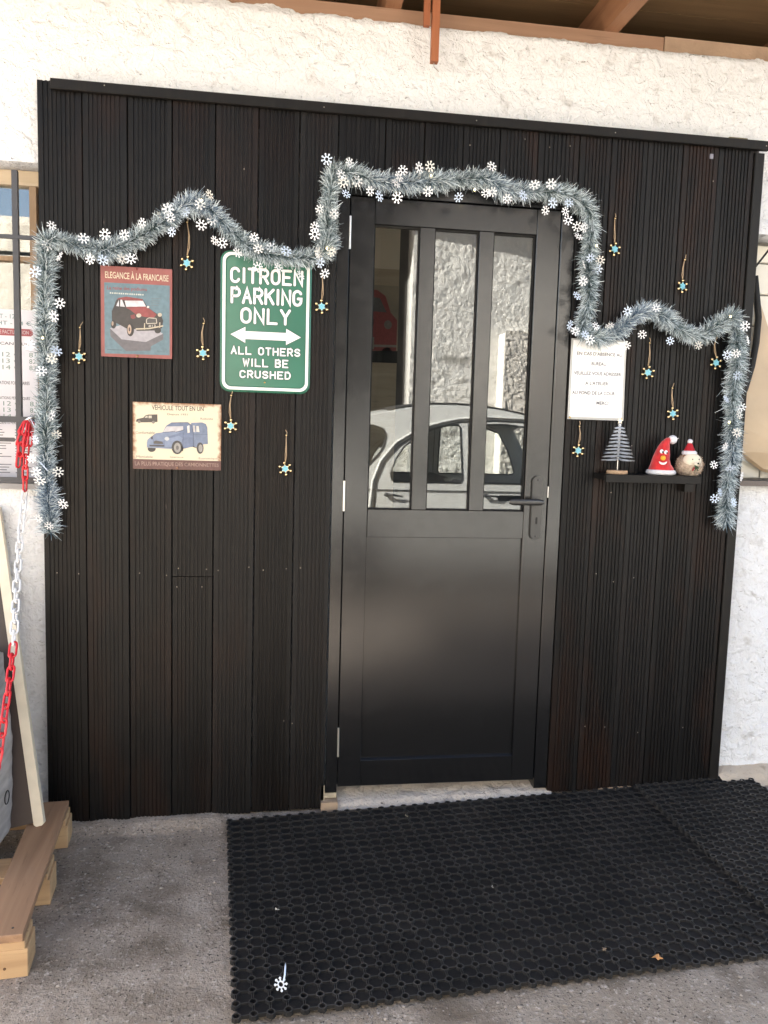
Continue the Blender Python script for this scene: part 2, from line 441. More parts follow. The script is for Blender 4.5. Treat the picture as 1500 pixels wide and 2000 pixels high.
mb.add([(-3.20, ya, ry(ya, 2.965)), (3.35, ya, ry(ya, 2.965)), (3.35, yb, ry(yb, 2.965)), (-3.20, yb, ry(yb, 2.965)),
        (-3.20, ya, ry(ya, 3.02)), (3.35, ya, ry(ya, 3.02)), (3.35, yb, ry(yb, 3.02)), (-3.20, yb, ry(yb, 3.02))],
       [(3,2,1,0),(4,5,6,7),(0,1,5,4),(1,2,6,5),(2,3,7,6),(3,0,4,7)])
mb.build('roof_covering', pm('clay tile', (0.35, 0.16, 0.09), 0.8, var=0.3, vscale=6), roof)
mb = MB(); mb.box(0.226, 0.246, -0.030, -0.012, 2.706, 2.89); mb.build('lath', M_lath, roof)
mb = MB(); mb.box(0.2535, 0.2785, -0.034, -0.010, 2.593, 2.89); mb.build('lath', M_lath, roof)
mb = MB(); mb.tube([(0.266, -0.02, 2.594), (0.266, -0.018, 2.588), (0.268, -0.01, 2.585), (0.29, 0.02, 2.585)], 0.0014, 6); mb.build('nail', M_screw, roof)
mb = MB(); mb.box(-0.66, 0.86, WY+0.02, WY+0.30, -0.2, 0.035); 
th = MB()
vs = []; fs = []; nx, ny = 60, 12
for j in range(ny+1):
    for i in range(nx+1):
        x = -0.06+0.88*i/nx; y = -0.022+0.27*j/ny
        z = ground_z(x, 0) + 0.012 + 0.028*min(1, j/5.0) + 0.008*noise.noise(Vector((x*22, y*30, 0))) + 0.005*noise.noise(Vector((x*60, y*60, 4)))
        if j == 0: z -= 0.03
        vs.append((x, y, z))
for j in range(ny):
    for i in range(nx): fs.append((j*(nx+1)+i, j*(nx+1)+i+1, (j+1)*(nx+1)+i+1, (j+1)*(nx+1)+i))
th.add(vs, fs); th.build('doorstep', M_threshold, house, smooth=True)
# render ledge of the wall foot, right of the cladding
mb = MB(); vs = []; fs = []; nx = 40
for i in range(nx+1):
    x = 1.505+1.3*i/nx; g0 = ground_z(x, 0)
    o = 0.012*noise.noise(Vector((x*12, 0, 3)))
    vs += [(x, -0.045+o, g0-0.02), (x, -0.03+o, g0+0.03+o), (x, 0.02, g0+0.045+o), (x, 0.08, g0+0.05)]
for i in range(nx):
    for k in range(3): fs.append((i*4+k, (i+1)*4+k, (i+1)*4+k+1, i*4+k+1))
mb.add(vs, fs); mb.build('wall_foot', roughcast('dirty render', (0.52, 0.44, 0.35), (0.25, 0.20, 0.15), 0.8), house, smooth=True)

# ---------------------------------------------------------------- board cladding
clad = empty('wood_cladding', (0, 0, 0), 'black stained grooved decking boards cladding the wall around the door', 'cladding')
CB = 0.034           # back of the boards
def board_mesh(w, h, ridges=8, key=0):
    """grooved decking board: front at y=0, x 0..w, z 0..h"""
    r = random.Random(key); pts = [(0.0, 0.028), (0.0, 0.002), (0.002, 0.0)]
    m = 0.007; step = (w-2*m)/ridges
    for i in range(ridges-1):
        c = m+step*(i+1); g = step*r.uniform(0.20, 0.28); d = r.uniform(0.003, 0.0045)
        pts += [(c-g, 0.0), (c-g*0.75, d), (c+g*0.75, d), (c+g, 0.0)]
    pts += [(w-0.002, 0.0), (w, 0.002), (w, 0.028)]
    n = len(pts); vs = [(x, y, 0) for x, y in pts]+[(x, y, h) for x, y in pts]
    fs = [(i, (i+1) % n, n+(i+1) % n, n+i) for i in range(n)]
    mb = MB(); mb.add(vs, fs)
    mb.add([(x, y, h) for x, y in pts], [t for t in tessellate_polygon([[Vector((x, y, 0)) for x, y in pts]])])
    mb.add([(x, y, 0) for x, y in pts], [t for t in tessellate_polygon([[Vector((x, y, 0)) for x, y in pts]])])
    return mb.mesh('board', M_clad)
def board(x0, x1, z0, z1, dy=0.0, key=0, ridges=8):
    o = inst('board', board_mesh(x1-x0-0.0024, z1-z0, ridges+1, key), clad, (x0+0.0012, dy*.7, z0))
    return o
LX = [-1.013, -0.874, -0.734, -0.592, -0.453, -0.313, -0.177, -0.0475]
for i in range(7):
    a, b = LX[i], LX[i+1]; zb = ground_z((a+b)/2, 0)+(0.002 if i < 3 else 0.008)
    zt = 2.437 if i == 0 else 2.43
    dy = [0.002, -0.003, 0.001, 0.0, -0.002, 0.002, 0.0][i]
    if i == 3:
        board(a, b, 0.837, zt, dy, 3); board(a, b, zb, 0.835, dy-0.001, 33)
    else: board(a, b, zb, zt, dy, i, 8 if i < 6 else 7)
TX = [-0.0475, 0.112, 0.247, 0.382, 0.513, 0.650, 0.8015]
for i in range(6): board(TX[i], TX[i+1], 2.202, 2.43, [0, .002, -.002, .001, 0, .002][i], 50+i)
RX = [0.8025, 0.920, 1.056, 1.190, 1.327, 1.464]
for i in range(5):
    a, b = RX[i], RX[i+1]; zb = ground_z((a+b)/2, 0)+0.012
    board(a, b, zb, 2.43, [0.001, 0, 0.003, -0.001, 0.002][i], 70+i, 7 if i == 0 else 8)
mb = MB(); mb.box(1.466, 1.502, -0.006, 0.05, ground_z(1.5, 0)+0.01, 2.40, ch=0.002); mb.build('edge_trim', M_trim, clad)
mb = MB(); mb.box(-0.966, 1.508, -0.020, -0.005, 2.406, 2.438, ch=0.002); mb.build('top_trim', M_trim, clad)
mb = MB(); mb.box(-1.012, -1.009, 0.03, 0.058, -0.05, 2.43); mb.box(-1.0, 1.50, 0.03, 0.058, 2.36, 2.428); mb.build('batten', M_trim, clad)
sc_m = MB(); sc_m.lathe([(0.0, -0.0014), (0.0016, -0.0011), (0.0023, 0.0)], (0, 0, 0), 'y', 8); sc_me = sc_m.mesh('screw', M_screw)
for (x, z, y) in [(-0.80, 2.428, -.02), (-0.10, 2.420, -.02), (0.42, 2.420, -.02), (0.92, 2.420, -.02), (1.495, 2.420, -.02),
                  (-0.60+0.03, 0.865, 0), (-0.475, 0.862, 0), (-0.575, 0.80, 0), (-0.49, 0.80, 0), (-0.435, 0.858, 0), (-0.33, 0.87, 0), (-0.28, 0.86, 0), (-0.20, 0.865, 0), (-0.15, 0.868, 0),
                  (-0.70, 0.848, 0), (-0.61, 0.84, 0), (-0.90, 0.845, 0), (-0.97, 0.848, 0), (0.95, 0.85, 0), (1.02, 0.82, 0), (1.10, 0.835, 0), (0.94, 0.26, 0), (1.02, 0.255, 0), (1.155, 0.23, 0), (1.34, 0.245, 0),
                  (0.405, 2.345, 0), (0.60, 2.38, 0), (0.69, 2.36, 0), (0.765, 2.37, 0), (1.31, 2.29, 0), (-0.565, 2.08, 0), (-0.36, 2.21, 0), (-0.02-.05, 2.25, 0), (0.99, 1.155, 0), (1.06, 1.33, 0), (1.30, 1.19, 0), (-0.20, 0.31, 0), (-0.17, 0.30, 0)]:
    inst('screw', sc_me, clad, (x, y-0.0015, z))
mb = MB(); mb.box(1.29, 1.303, -0.004, -0.001, 2.366, 2.383); mb.build('metal_tab', pm('dull zinc', (.22, .22, .26), .5, .3), clad)
mb = MB(); mb.prism([(1.345, 2.437), (1.36, 2.447), (1.43, 2.447), (1.435, 2.437)], -.004, .03); mb.build('packing_wedge', pm('mossy wood', (.16, .14, .07), .9, var=.3, vscale=40), clad)
mb = MB(); mb.prism([(-0.235, -0.052), (-0.05, -0.04), (-0.05, -0.033), (-0.235, -0.043)], -0.012, 0.03); mb.build('packing_strip', wood('raw pine', (0.5, 0.36, 0.22), (0.62, 0.46, 0.3)), clad)
mb = MB(); mb.prism([(1.01, 0.000), (1.14, 0.004), (1.14, 0.014), (1.01, 0.010)], -0.010, 0.03); mb.build('packing_strip', wood('raw pine strip', (0.5, 0.32, 0.18), (0.62, 0.42, 0.25)), clad)

# ---------------------------------------------------------------- door
door = empty('entrance_door', (0, 0, 0), 'anthracite grey half glazed entrance door with three tall panes', 'door')
FY = 0.004
frame = empty('frame'); frame.parent = door
mb = MB(); mb.box(-0.045, -0.0035, FY, 0.11, 0.030, 2.200, ch=0.0015); mb.build('jamb', M_door, frame)
mb = MB(); mb.box(0.7505, 0.800, FY, 0.11, 0.018, 2.200, ch=0.0015); mb.build('jamb', M_door, frame)
mb = MB(); mb.box(-0.0032, 0.7502, FY+0.001, 0.11, 2.1545, 2.200, ch=0.0015); mb.build('head', M_door, frame)
mb = MB(); mb.box(-0.003, 0.7500, 0.05, 0.11, 0.0, 2.154); mbb = MB()
leaf = empty('leaf'); leaf.parent = door
LY = 0.006; LB = 0.056
def piece(name, x0, x1, z0, z1, y0=LY, y1=LB, ch=0.0012, m=None):
    b = MB(); b.box(x0, x1, y0, y1, z0, z1, ch=ch); return b.build(name, m or M_door, leaf)
piece('stile', 0.0, 0.0833, 0.052, 2.150); piece('stile', 0.6615, 0.7470, 0.052, 2.150)
piece('rail', 0.0841, 0.6607, 2.0636, 2.150, LY+.0006); piece('rail', 0.0841, 0.6607, 0.979, 1.079, LY+.0006); piece('rail', 0.0841, 0.6607, 0.052, 0.150, LY+.0006)
# lower panel, recessed, with a sloping weather moulding at its foot
piece('panel', 0.0838, 0.6610, 0.150, 0.9785, LY+0.013, LB-.01, 0)
b = MB(); b.add([(0.0842, LY+.001, .1502), (0.6606, LY+.001, .1502), (0.6606, LY+.0125, .1545), (0.0842, LY+.0125, .1545)], [(0, 1, 2, 3)]); b.build('moulding', M_door, leaf)
piece('glazing_bar', 0.2435, 0.2965, 1.0795, 2.063, LY+.003, LB); piece('glazing_bar', 0.4555, 0.5075, 1.0795, 2.063, LY+.003, LB)
for a, c in ((0.0841, 0.2433), (0.2967, 0.4553), (0.5077, 0.6607)):
    b = MB(); b.box(a-.004, c+.004, LY+0.022, LY+0.026, 1.0755, 2.0665); b.build('pane', M_glass, leaf)
    b = MB()
    b.box(a+.0002, a+.004, LY+0.014, LY+0.0215, 1.0796, 2.0632); b.box(c-.004, c-.0002, LY+0.014, LY+0.0215, 1.0796, 2.0632)
    b.box(a+.0042, c-.0042, LY+0.0142, LY+0.0215, 1.0796, 1.0835); b.box(a+.0042, c-.0042, LY+0.0142, LY+0.0215, 2.0592, 2.0632)
    b.build('pane_seal', M_gap, leaf)
b = MB(); b.box(-0.0036, -0.0002, 0.03, 0.06, 0.05, 2.153); b.box(0.7472, 0.7504, 0.03, 0.06, 0.05, 2.153); b.box(-0.003, 0.75, 0.031, 0.06, 2.1505, 2.154); b.build('draught_seal', M_gap, frame)
for za, zb in ((1.974, 2.083), (1.072, 1.179), (0.169, 0.278)):
    b = MB(); zc = (za+zb)/2
    b.tube([(-0.0015, 0.001, za), (-0.0015, 0.001, zc-.0005)], 0.0042, 10); b.tube([(-0.0015, 0.001, zc+.0005), (-0.0015, 0.001, zb)], 0.0042, 10)
    b.build('hinge', M_steel, frame, smooth=SM)
b = MB(); b.box(0.7475, 0.7502, 0.003, 0.02, 1.132, 1.172); b.build('strike_plate', M_steel, frame)
hd = empty('handle'); hd.parent = door
def stadium(cx, z0, z1, w, n=10):
    r = w/2; pts = []
    for k in range(n+1): a = math.pi*k/n; pts.append((cx+r*math.cos(a), z1-r+r*math.sin(a)))
    for k in range(n+1): a = math.pi+math.pi*k/n; pts.append((cx+r*math.cos(a), z0+r+r*math.sin(a)))
    return pts
b = MB(); b.prism(stadium(0.706, 0.976, 1.210, 0.041), LY-0.010, LY-0.0003); b.prism(stadium(0.706, 0.9775, 1.2085, 0.038), LY-0.0115, LY-0.0101); b.build('backplate', M_handle, hd, smooth=SM)
b = MB(); b.tube([(0.706, LY-0.011, 1.118), (0.706, LY-0.052, 1.118)], 0.0095, 14); 
lever = [(0.718, LY-0.050, 1.118), (0.700, LY-0.052, 1.118), (0.66, LY-0.054, 1.118), (0.60, LY-0.054, 1.118), (0.589, LY-0.053, 1.118)]
vs = []; fs = []; seg = 12
for (px, py, pz), s in zip(lever, (0.6, 1, 1, 1, 0.6)):
    for k in range(seg):
        a = 2*math.pi*k/seg; vs.append((px, py+0.006*s*math.cos(a), pz+0.0115*s*math.sin(a)))
for i in range(len(lever)-1):
    for k in range(seg): fs.append((i*seg+k, i*seg+(k+1) % seg, (i+1)*seg+(k+1) % seg, (i+1)*seg+k))
fs += [tuple(range(seg)), tuple((len(lever)-1)*seg+k for k in range(seg))]
b.add(vs, fs); b.build('lever', M_handle, hd, smooth=SM)
b = MB(); b.prism(stadium(0.7065, 1.034, 1.060, 0.0075), LY-0.0122, LY-0.0117); b.build('keyhole', M_gap, hd)
for z in (1.197, 0.990):
    b = MB(); b.lathe([(0.0, -0.0022), (0.0030, -0.0018), (0.0042, 0)], (0.706, LY-0.0116, z), 'y', 10); b.build('screw', pm('dark screw', (0.03, .03, .03), .4), hd)
# scrap of foam and timber packer at the foot of the left jamb
b = MB(); b.box(-0.060, -0.048, 0.000, 0.06, -0.02, 0.060); b.box(-0.060, -0.004, 0.006, 0.06, 0.010, 0.029); b.build('packer', pm('yellowed foam', (0.46, 0.40, 0.29), 0.9, var=.4, vscale=40, bump=.8, bscale=90), frame)
b = MB(); b.box(-0.061, 0.000, -0.020, 0.05, -0.035, 0.004); b.build('packer', wood('packer block', (.30, .22, .155), (.40, .30, .21)), frame)

# ---------------------------------------------------------------- buildings and car across the yard (seen mirrored in the glass)
barn = empty('barn', (0, 0, 0), 'sunlit roughcast barn across the yard mirrored in the door panes', 'building')
OY = -5.5
mb = MB()
wall_grid(mb, 1.18, 3.3, -0.2, 4.4, OY, 0.0155, 0.017, face=1, fine=0.8, ff=46.0, seed=4.0, edge=lambda z: 0.016*noise.noise(Vector((z*16, 3, 1)))+0.01*noise.noise(Vector((z*50, 3, 1))))
mb.box(1.19, 3.3, OY-0.4, OY-0.05, -0.2, 4.4); mb.box(3.3, 8.0, OY-0.4, OY, -0.2, 4.4)
mb.build('wall', M_wall2, barn, smooth=True, fix=False)
mb = MB()
wall_grid(mb, 2.145, 3.0, -0.2, 2.45, OY+0.25, 0.022, 0.02, face=1, seed=9.0, fine=0.8, ff=40.0, top=lambda x: 0.03*noise.noise(Vector((x*9, 1, 1))))
bj = MB(); bj.box(2.14, 2.9, OY-0.06, OY+0.225, -0.2, 2.43); bj.build('buttress_core', pm('sun brightened plaster', (.80, .77, .70), .9, bump=.8, bscale=40), barn); mb.build('buttress', roughcast('weathered roughcast', (0.54, 0.50, 0.44), (0.32, 0.28, 0.23), 0.8), barn, smooth=False, fix=False)  # core paler than the front: the side's stronger sun is put into its colour
mb = MB(); mb.tube([(2.62, OY+.31, 0), (2.62, OY+.31, 2.2)], 0.012, 8); mb.build('pipe', pm('rusty pipe', (0.3, 0.13, 0.06), 0.6), barn)
mb = MB()
def eave_z(x): return 4.20-0.134*(x-0.45)
mb.add([(-0.6, OY+0.5, eave_z(-.6)), (8, OY+0.5, eave_z(8)), (8, OY-5, eave_z(8)+1.2), (-.6, OY-5, eave_z(-.6)+1.2),
        (-0.6, OY+0.5, eave_z(-.6)+.12), (8, OY+0.5, eave_z(8)+.12), (8, OY-5, eave_z(8)+1.32), (-.6, OY-5, eave_z(-.6)+1.32)],
       [(3,2,1,0),(4,5,6,7),(0,1,5,4),(1,2,6,5),(2,3,7,6),(3,0,4,7)])
mb.build('roof', M_soffit, barn)
mb = MB(); wall_grid(mb, -0.4, 1.2, -0.2, 1.19, OY-0.12, 0.022, 0.017, face=1, seed=6.0, fine=0.8, ff=46.0); mb.box(-0.4, 1.2, OY-0.3, OY-0.16, -0.2, 1.18); mb.build('low_wall', M_wall2, barn, smooth=True, fix=False)
mb = MB(); mb.box(-1.2, 2.0, OY-3.2, OY-3.0, -0.2, 5.6); mb.box(-0.75, -0.405, OY-3.01, OY-0.02, -0.2, 5.6); mb.box(1.22, 1.4, OY-3.01, OY-0.41, -0.2, 5.6); mb.build('bay_lining', pm('dark barn timber', (0.035, 0.028, 0.022), 0.8, var=.4, vscale=6), barn)
yardwall = MB()
wall_grid(yardwall, -9, -0.4, -0.2, 3.42, OY, 0.08, 0.02, face=1, seed=14.0)
yardwall.box(-9, -0.4, OY-0.35, OY-0.02, -0.2, 3.42)
tag(yardwall.build('yard_wall', M_wall3, None, smooth=False, fix=False), 'cream rendered yard wall mirrored in the barred window', 'wall')

car = empty('car', (0, 0, 0), 'cream white rounded vintage small car parked across the yard, mirrored in the door glass', 'car')
M_car = pm('cream white car paint', (0.60, 0.595, 0.555), 0.15, 0.0, 0.5)
M_cardark = pm('black car rubber', (0.012, 0.012, 0.012), 0.5)
M_seat = pm('car seat cloth', (0.03, 0.03, 0.032), 0.8)
M_chrome = pm('chrome', (0.8, 0.8, 0.8), 0.12, 1.0)
CN, CF = -3.25, -4.70
def side_y(z, far=False):
    t = max(0, z-0.9)*0.13
    return (CF+t) if far else (CN-t)
prof_top = [(2.30, 0.98), (2.20, 1.20), (2.08, 1.41), (1.95, 1.47), (1.75, 1.52), (1.58, 1.550), (1.4, 1.570), (1.2, 1.578), (1.0, 1.572), (0.8, 1.545), (0.64, 1.512), (0.48, 1.478), (0.3, 1.405), (0.1, 1.29), (-0.08, 1.15), (-0.20, 0.98), (-0.27, 0.80), (-0.30, 0.60), (-0.27, 0.38)]
outline = prof_top+[(0.05, 0.36), (0.10, 0.55), (0.25, 0.66), (0.45, 0.66), (0.60, 0.55), (0.66, 0.34), (2.35, 0.34), (2.36, 0.7)]
win_q = [(.27, 1.28), (.33, 1.34), (.42, 1.39), (.52, 1.408), (.60, 1.385), (.628, 1.335), (.605, 1.24), (.56, 1.17), (.49, 1.10), (.40, 1.06), (.32, 1.10), (.27, 1.19)]
win_r = [(.675, .985), (.665, 1.03), (.70, 1.14), (.77, 1.245), (.87, 1.325), (1.0, 1.39), (1.12, 1.422), (1.205, 1.432), (1.225, 1.41), (1.245, 1.0), (1.23, .972), (.69, .972)]
win_f = [(1.345, 1.0), (1.345, 1.41), (1.365, 1.435), (1.6, 1.445), (1.8, 1.42), (1.93, 1.375), (2.04, 1.20), (2.12, 1.0), (2.10, .972), (1.36, .972)]
def side_panel(far):
    b = MB(); loops = [outline, win_q, win_r, win_f]; flatp = [p for l in loops for p in l]
    tris = tessellate_polygon([[Vector((x, z, 0)) for x, z in l] for l in loops])
    b.add([(x, side_y(z, far), z) for x, z in flatp], tris)
    return b.build('side_panel', M_car, car)
for far in (False, True):
    side_panel(far)
    b = MB(); c = MB(); g = MB(); e = 0.006*(1 if not far else -1)
    for wl in (win_q, win_r, win_f):
        b.tube([(x, side_y(z, far), z) for x, z in wl], 0.007, 6, closed=True)
        tr = tessellate_polygon([[Vector((x, z, 0)) for x, z in wl]]); g.add([(x, side_y(z, far)-e*0.3, z) for x, z in wl], tr)
    b.build('window_seal', M_cardark, car, smooth=True); g.build('window', M_carglass, car)
    c.tube([(x, side_y(z, far)+e, z) for x, z in [(.50, .60), (.503, .749), (.522, .971), (.586, 1.132), (.703, 1.275), (.82, 1.35), (.955, 1.414), (1.08, 1.45), (1.207, 1.477), (1.45, 1.500), (1.729, 1.495), (1.9, 1.45)]], 0.010, 6)
    c.build('gutter', M_car, car, smooth=True)
    d = MB()
    d.tube([(x, side_y(z, far)+e*.6, z) for x, z in [(.535, .70), (.55, .971), (.615, 1.125), (.73, 1.255), (.84, 1.328), (.97, 1.39), (1.21, 1.452), (1.5, 1.472), (1.73, 1.468), (1.9, 1.42)]], 0.0045, 6)
    d.tube([(0.0, side_y(.9, far), .905), (2.3, side_y(.9, far), .905)], 0.0035, 6)
    d.tube([(1.295, side_y(.9, far), .36), (1.297, side_y(.9, far), .9), (1.29, side_y(1.44, far), 1.44)], 0.004, 6)
    d.build('door_seam', M_cardark, car, smooth=True)
    for hx, hz in ((.654, .868), (1.455, .874)):
        h = MB(); yy = side_y(.87, far)
        h.ball((hx-.02, yy+e*3, hz), .022, .016, .017, 10, 8); h.tube([(hx-.02, yy+e*4, hz), (hx+.05, yy+e*4.5, hz-.004), (hx+.11, yy+e*3, hz-.012)], [.008, .009, .005], 8)
        h.build('door_handle', M_cardark, car, smooth=True)
# skin over the top, windscreen, bonnet
b = MB(); vs = []; fs = []; W5 = [0, .04, .12, .3, .5, .7, .88, .96, 1]; H5 = [0, .012, .022, .03, .034, .03, .022, .012, 0]
for (x, z) in prof_top[2:]:
    for u, hh in zip(W5, H5): vs.append((x, side_y(z)+(side_y(z, True)-side_y(z))*u, z+hh*(1 if z > 1.1 else .4)))
n9 = len(W5)
for i in range(len(prof_top)-3):
    for k in range(n9-1): fs.append((i*n9+k, i*n9+k+1, (i+1)*n9+k+1, (i+1)*n9+k))
b.add(vs, fs); b.build('roof', M_car, car, smooth=True)
b = MB(); vs = []; fs = []
for (x, z) in prof_top[3:11]:
    for u, hh in zip(W5[1:-1], H5[1:-1]): vs.append((x, side_y(z)+(side_y(z, True)-side_y(z))*u, z+hh+0.012))
n7 = n9-2
for i in range(7):
    for k in range(n7-1): fs.append((i*n7+k, i*n7+k+1, (i+1)*n7+k+1, (i+1)*n7+k))
b.add(vs, fs); b.build('canvas_top', pm('dark canvas', (0.03, 0.028, 0.026), 0.8), car, smooth=True)
b = MB(); b.add([(2.30, side_y(.98), .98), (2.08, side_y(1.41), 1.41), (2.08, side_y(1.41, True), 1.41), (2.30, side_y(.98, True), .98)], [(0, 1, 2, 3)]); b.build('windscreen', M_carglass, car)
b = MB(); vs = []; fs = []
rows = [(2.30, .98, .66), (2.6, .96, .56), (3.0, .88, .44), (3.3, .76, .34), (3.48, .55, .28), (3.5, .38, .26)]; mid = (CN+CF)/2
for (x, z, hw) in rows:
    for k in range(9):
        a = -1+k/4; vs.append((x-(0 if x < 3.2 else .04*a*a), mid+a*hw, z-.30*abs(a)**3*(1 if z > .5 else .1)))
for i in range(len(rows)-1):
    for k in range(8): fs.append((i*9+k, i*9+k+1, (i+1)*9+k+1, (i+1)*9+k))
b.add(vs, fs); b.build('bonnet', M_car, car, smooth=True)
for yy in (CN-.12, CF+.12):
    b = MB(); b.ball((2.95, yy, .52), .52, .17, .32, 18, 12); b.build('front_wing', M_car, car, smooth=True)
    b = MB(); b.ball((3.25, yy+(-.28 if yy > mid else .28), .82), .09, .1, .1, 14, 10); b.build('headlight', M_chrome, car, smooth=True)
    for wx in (0.35, 2.95):
        wz = .29+ground_z(2, 0)-.0
        w = MB(); w.lathe([(.16, -.06), (.27, -.062), (.29, -.03), (.29, .03), (.27, .062), (.16, .06)], (wx, yy, wz), 'y', 24); w.lathe([(.165, -.03), (.12, -.05), (.03, -.045), (.0, -.045)], (wx, yy, wz), 'y', 18, 1); w.lathe([(.165, .03), (.12, .05), (.03, .045), (.0, .045)], (wx, yy, wz), 'y', 18, 1)
        w.build('wheel', [M_cardark, M_car], car, smooth=SM)
for bx in (-0.36, 3.58):
    b = MB(); b.tube([(bx+(.1 if bx < 0 else -.1), CN-.05, .42), (bx, CN-.2, .42), (bx, CF+.2, .42), (bx+(.1 if bx < 0 else -.1), CF+.05, .42)], .04, 8); b.build('bumper', M_chrome, car, smooth=True)
b = MB(); b.box(-.2, 2.3, CF+.05, CN-.05, .30, .36); b.build('floor_pan', M_cardark, car)
for sx in (0.55, 1.35):
    b = MB()
    b.prism([(sx, .45), (sx+.5, .50), (sx+.5, .58), (sx+.12, .56), (sx-.05, .97), (sx-.12, .99), (sx-.15, .94)], CF+.15, CN-.18); b.build('seat', M_seat, car)
    for k in range(4):
        s = MB(); yy = CN-.28-.06*k
        s.tube([(sx+.06-.01*k, yy, .66), (sx-.03, yy, .93), (sx-.09, yy, 1.0), (sx-.15, yy, .96)], .018, 6); s.build('seat_stripe', M_car, car, smooth=True)
b = MB(); b.tube([(1.92+.02*math.sin(a), CN-.40+.19*math.cos(a), .95+.17*math.sin(a)) for a in [2*math.pi*k/20 for k in range(20)]], .012, 6, closed=True); b.tube([(1.92, CN-.4, .95), (2.2, CN-.4, .8)], .015, 6); b.build('steering_wheel', M_cardark, car, smooth=True)

# ---------------------------------------------------------------- flat-print helpers
DG = None
_fontcache = {}
def text_mesh(body, offset=0.0):
    key = (body, offset)
    if key not in _fontcache:
        cu = bpy.data.curves.new('t', 'FONT'); cu.body = body; cu.size = 1; cu.offset = offset; cu.resolution_u = 3
        ob = bpy.data.objects.new('t', cu); C.objects.link(ob)
        dg = bpy.context.evaluated_depsgraph_get(); dg.update()
        me = bpy.data.meshes.new_from_object(ob.evaluated_get(dg))
        v = np.array([q.co[:2] for q in me.vertices]); f = [tuple(pl.vertices) for pl in me.polygons]
        bpy.data.objects.remove(ob); bpy.data.curves.remove(cu); bpy.data.meshes.remove(me)
        v = (v-v.min(0))/(v.max(0)-v.min(0))
        _fontcache[key] = (v, f)
    return _fontcache[key]

def homog(src, dst):
    A = []
    for (x, y), (u, v) in zip(src, dst):
        A.append([x, y, 1, 0, 0, 0, -u*x, -u*y, -u]); A.append([0, 0, 0, x, y, 1, -v*x, -v*y, -v])
    return np.linalg.svd(np.array(A))[2][-1].reshape(3, 3)

class Print:
    """flat print laid out on a panel: artwork coordinates -> panel x,z"""
    def __init__(self, corners, rect, y, eps=0.0003):
        x0, x1, z0, z1 = rect
        self.H = homog(corners, [(x0, z1), (x1, z1), (x1, z0), (x0, z0)]); self.y = y; self.eps = eps
        self.mats = []; self.names = {}; self.mb = MB(); self.rough = 0.45
    def pt(self, x, y):
        q = self.H @ np.array([x, y, 1.0]); return (q[0]/q[2], q[1]/q[2])
    def mi(self, col):
        if col not in self.names: self.names[col] = len(self.mats); self.mats.append(pm('print '+col, tuple(0.72*(c*0.74+0.26*sum(lin(col))/3)+0.012 for c in lin(col)), self.rough, var=0.16, vscale=70))
        return self.names[col]
    def poly(self, pts, col, layer=1): self.mb.flat([self.pt(*p) for p in pts], self.y-self.eps*layer, self.mi(col))
    def ell(self, cx, cy, rx, ry, col, layer=1, n=16): self.poly([(cx+rx*math.cos(2*math.pi*k/n), cy+ry*math.sin(2*math.pi*k/n)) for k in range(n)], col, layer)
    def line(self, pts, w, col, layer=1):
        for (a, b), (c, d) in zip(pts[:-1], pts[1:]):
            L = math.hypot(c-a, d-b) or 1; nx, ny = -(d-b)/L*w/2, (c-a)/L*w/2
            self.poly([(a+nx, b+ny), (c+nx, d+ny), (c-nx, d-ny), (a-nx, b-ny)], col, layer)
    def text(self, s, quad, col, layer=1, offset=0.0):     # quad: top-left, top-right, bottom-right, bottom-left
        v, f = text_mesh(s, offset); tl, tr, br, bl = [np.array(q, float) for q in quad]; pts = []
        for u, w in v:
            p = (tl*(1-u)+tr*u)*w+(bl*(1-u)+br*u)*(1-w); x, z = self.pt(*p); pts.append((x, self.y-self.eps*layer, z))
        self.mb.add(pts, f, self.mi(col))
    def build(self, name, parent): return self.mb.build(name, self.mats, parent, fix=False)

def panel(name, rect, y0, y1, m, parent):
    b = MB(); b.box(rect[0], rect[1], y0, y1, rect[2], rect[3]); return b.build(name, m, parent)

# ---------------------------------------------------------------- plaque with the red car
def edgeworn(name, base, rim, rect, w=0.012):
    g = NB(name)
    sx = g.t.nodes.new('ShaderNodeSeparateXYZ'); g.t.links.new(g.co, sx.inputs[0])
    dx0 = g.math('SUBTRACT', sx.outputs[0], rect[0]); dx1 = g.math('SUBTRACT', rect[1], sx.outputs[0])
    dz0 = g.math('SUBTRACT', sx.outputs[2], rect[2]); dz1 = g.math('SUBTRACT', rect[3], sx.outputs[2])
    d = g.math('MINIMUM', g.math('MINIMUM', dx0, dx1), g.math('MINIMUM', dz0, dz1))
    d = g.math('ADD', d, g.math('MULTIPLY', g.math('SUBTRACT', g.noise(70, 5), 0.5), w*2.2))
    col = g.mix(g.ramp(g.math('DIVIDE', d, w), 0.0, 1.0), rim, base)
    col = g.mix(g.ramp(g.noise(26, 5), 0.60, 0.85), col, tuple(c*0.86 for c in base))
    return g.out(col, 0.5, None, 0.4)

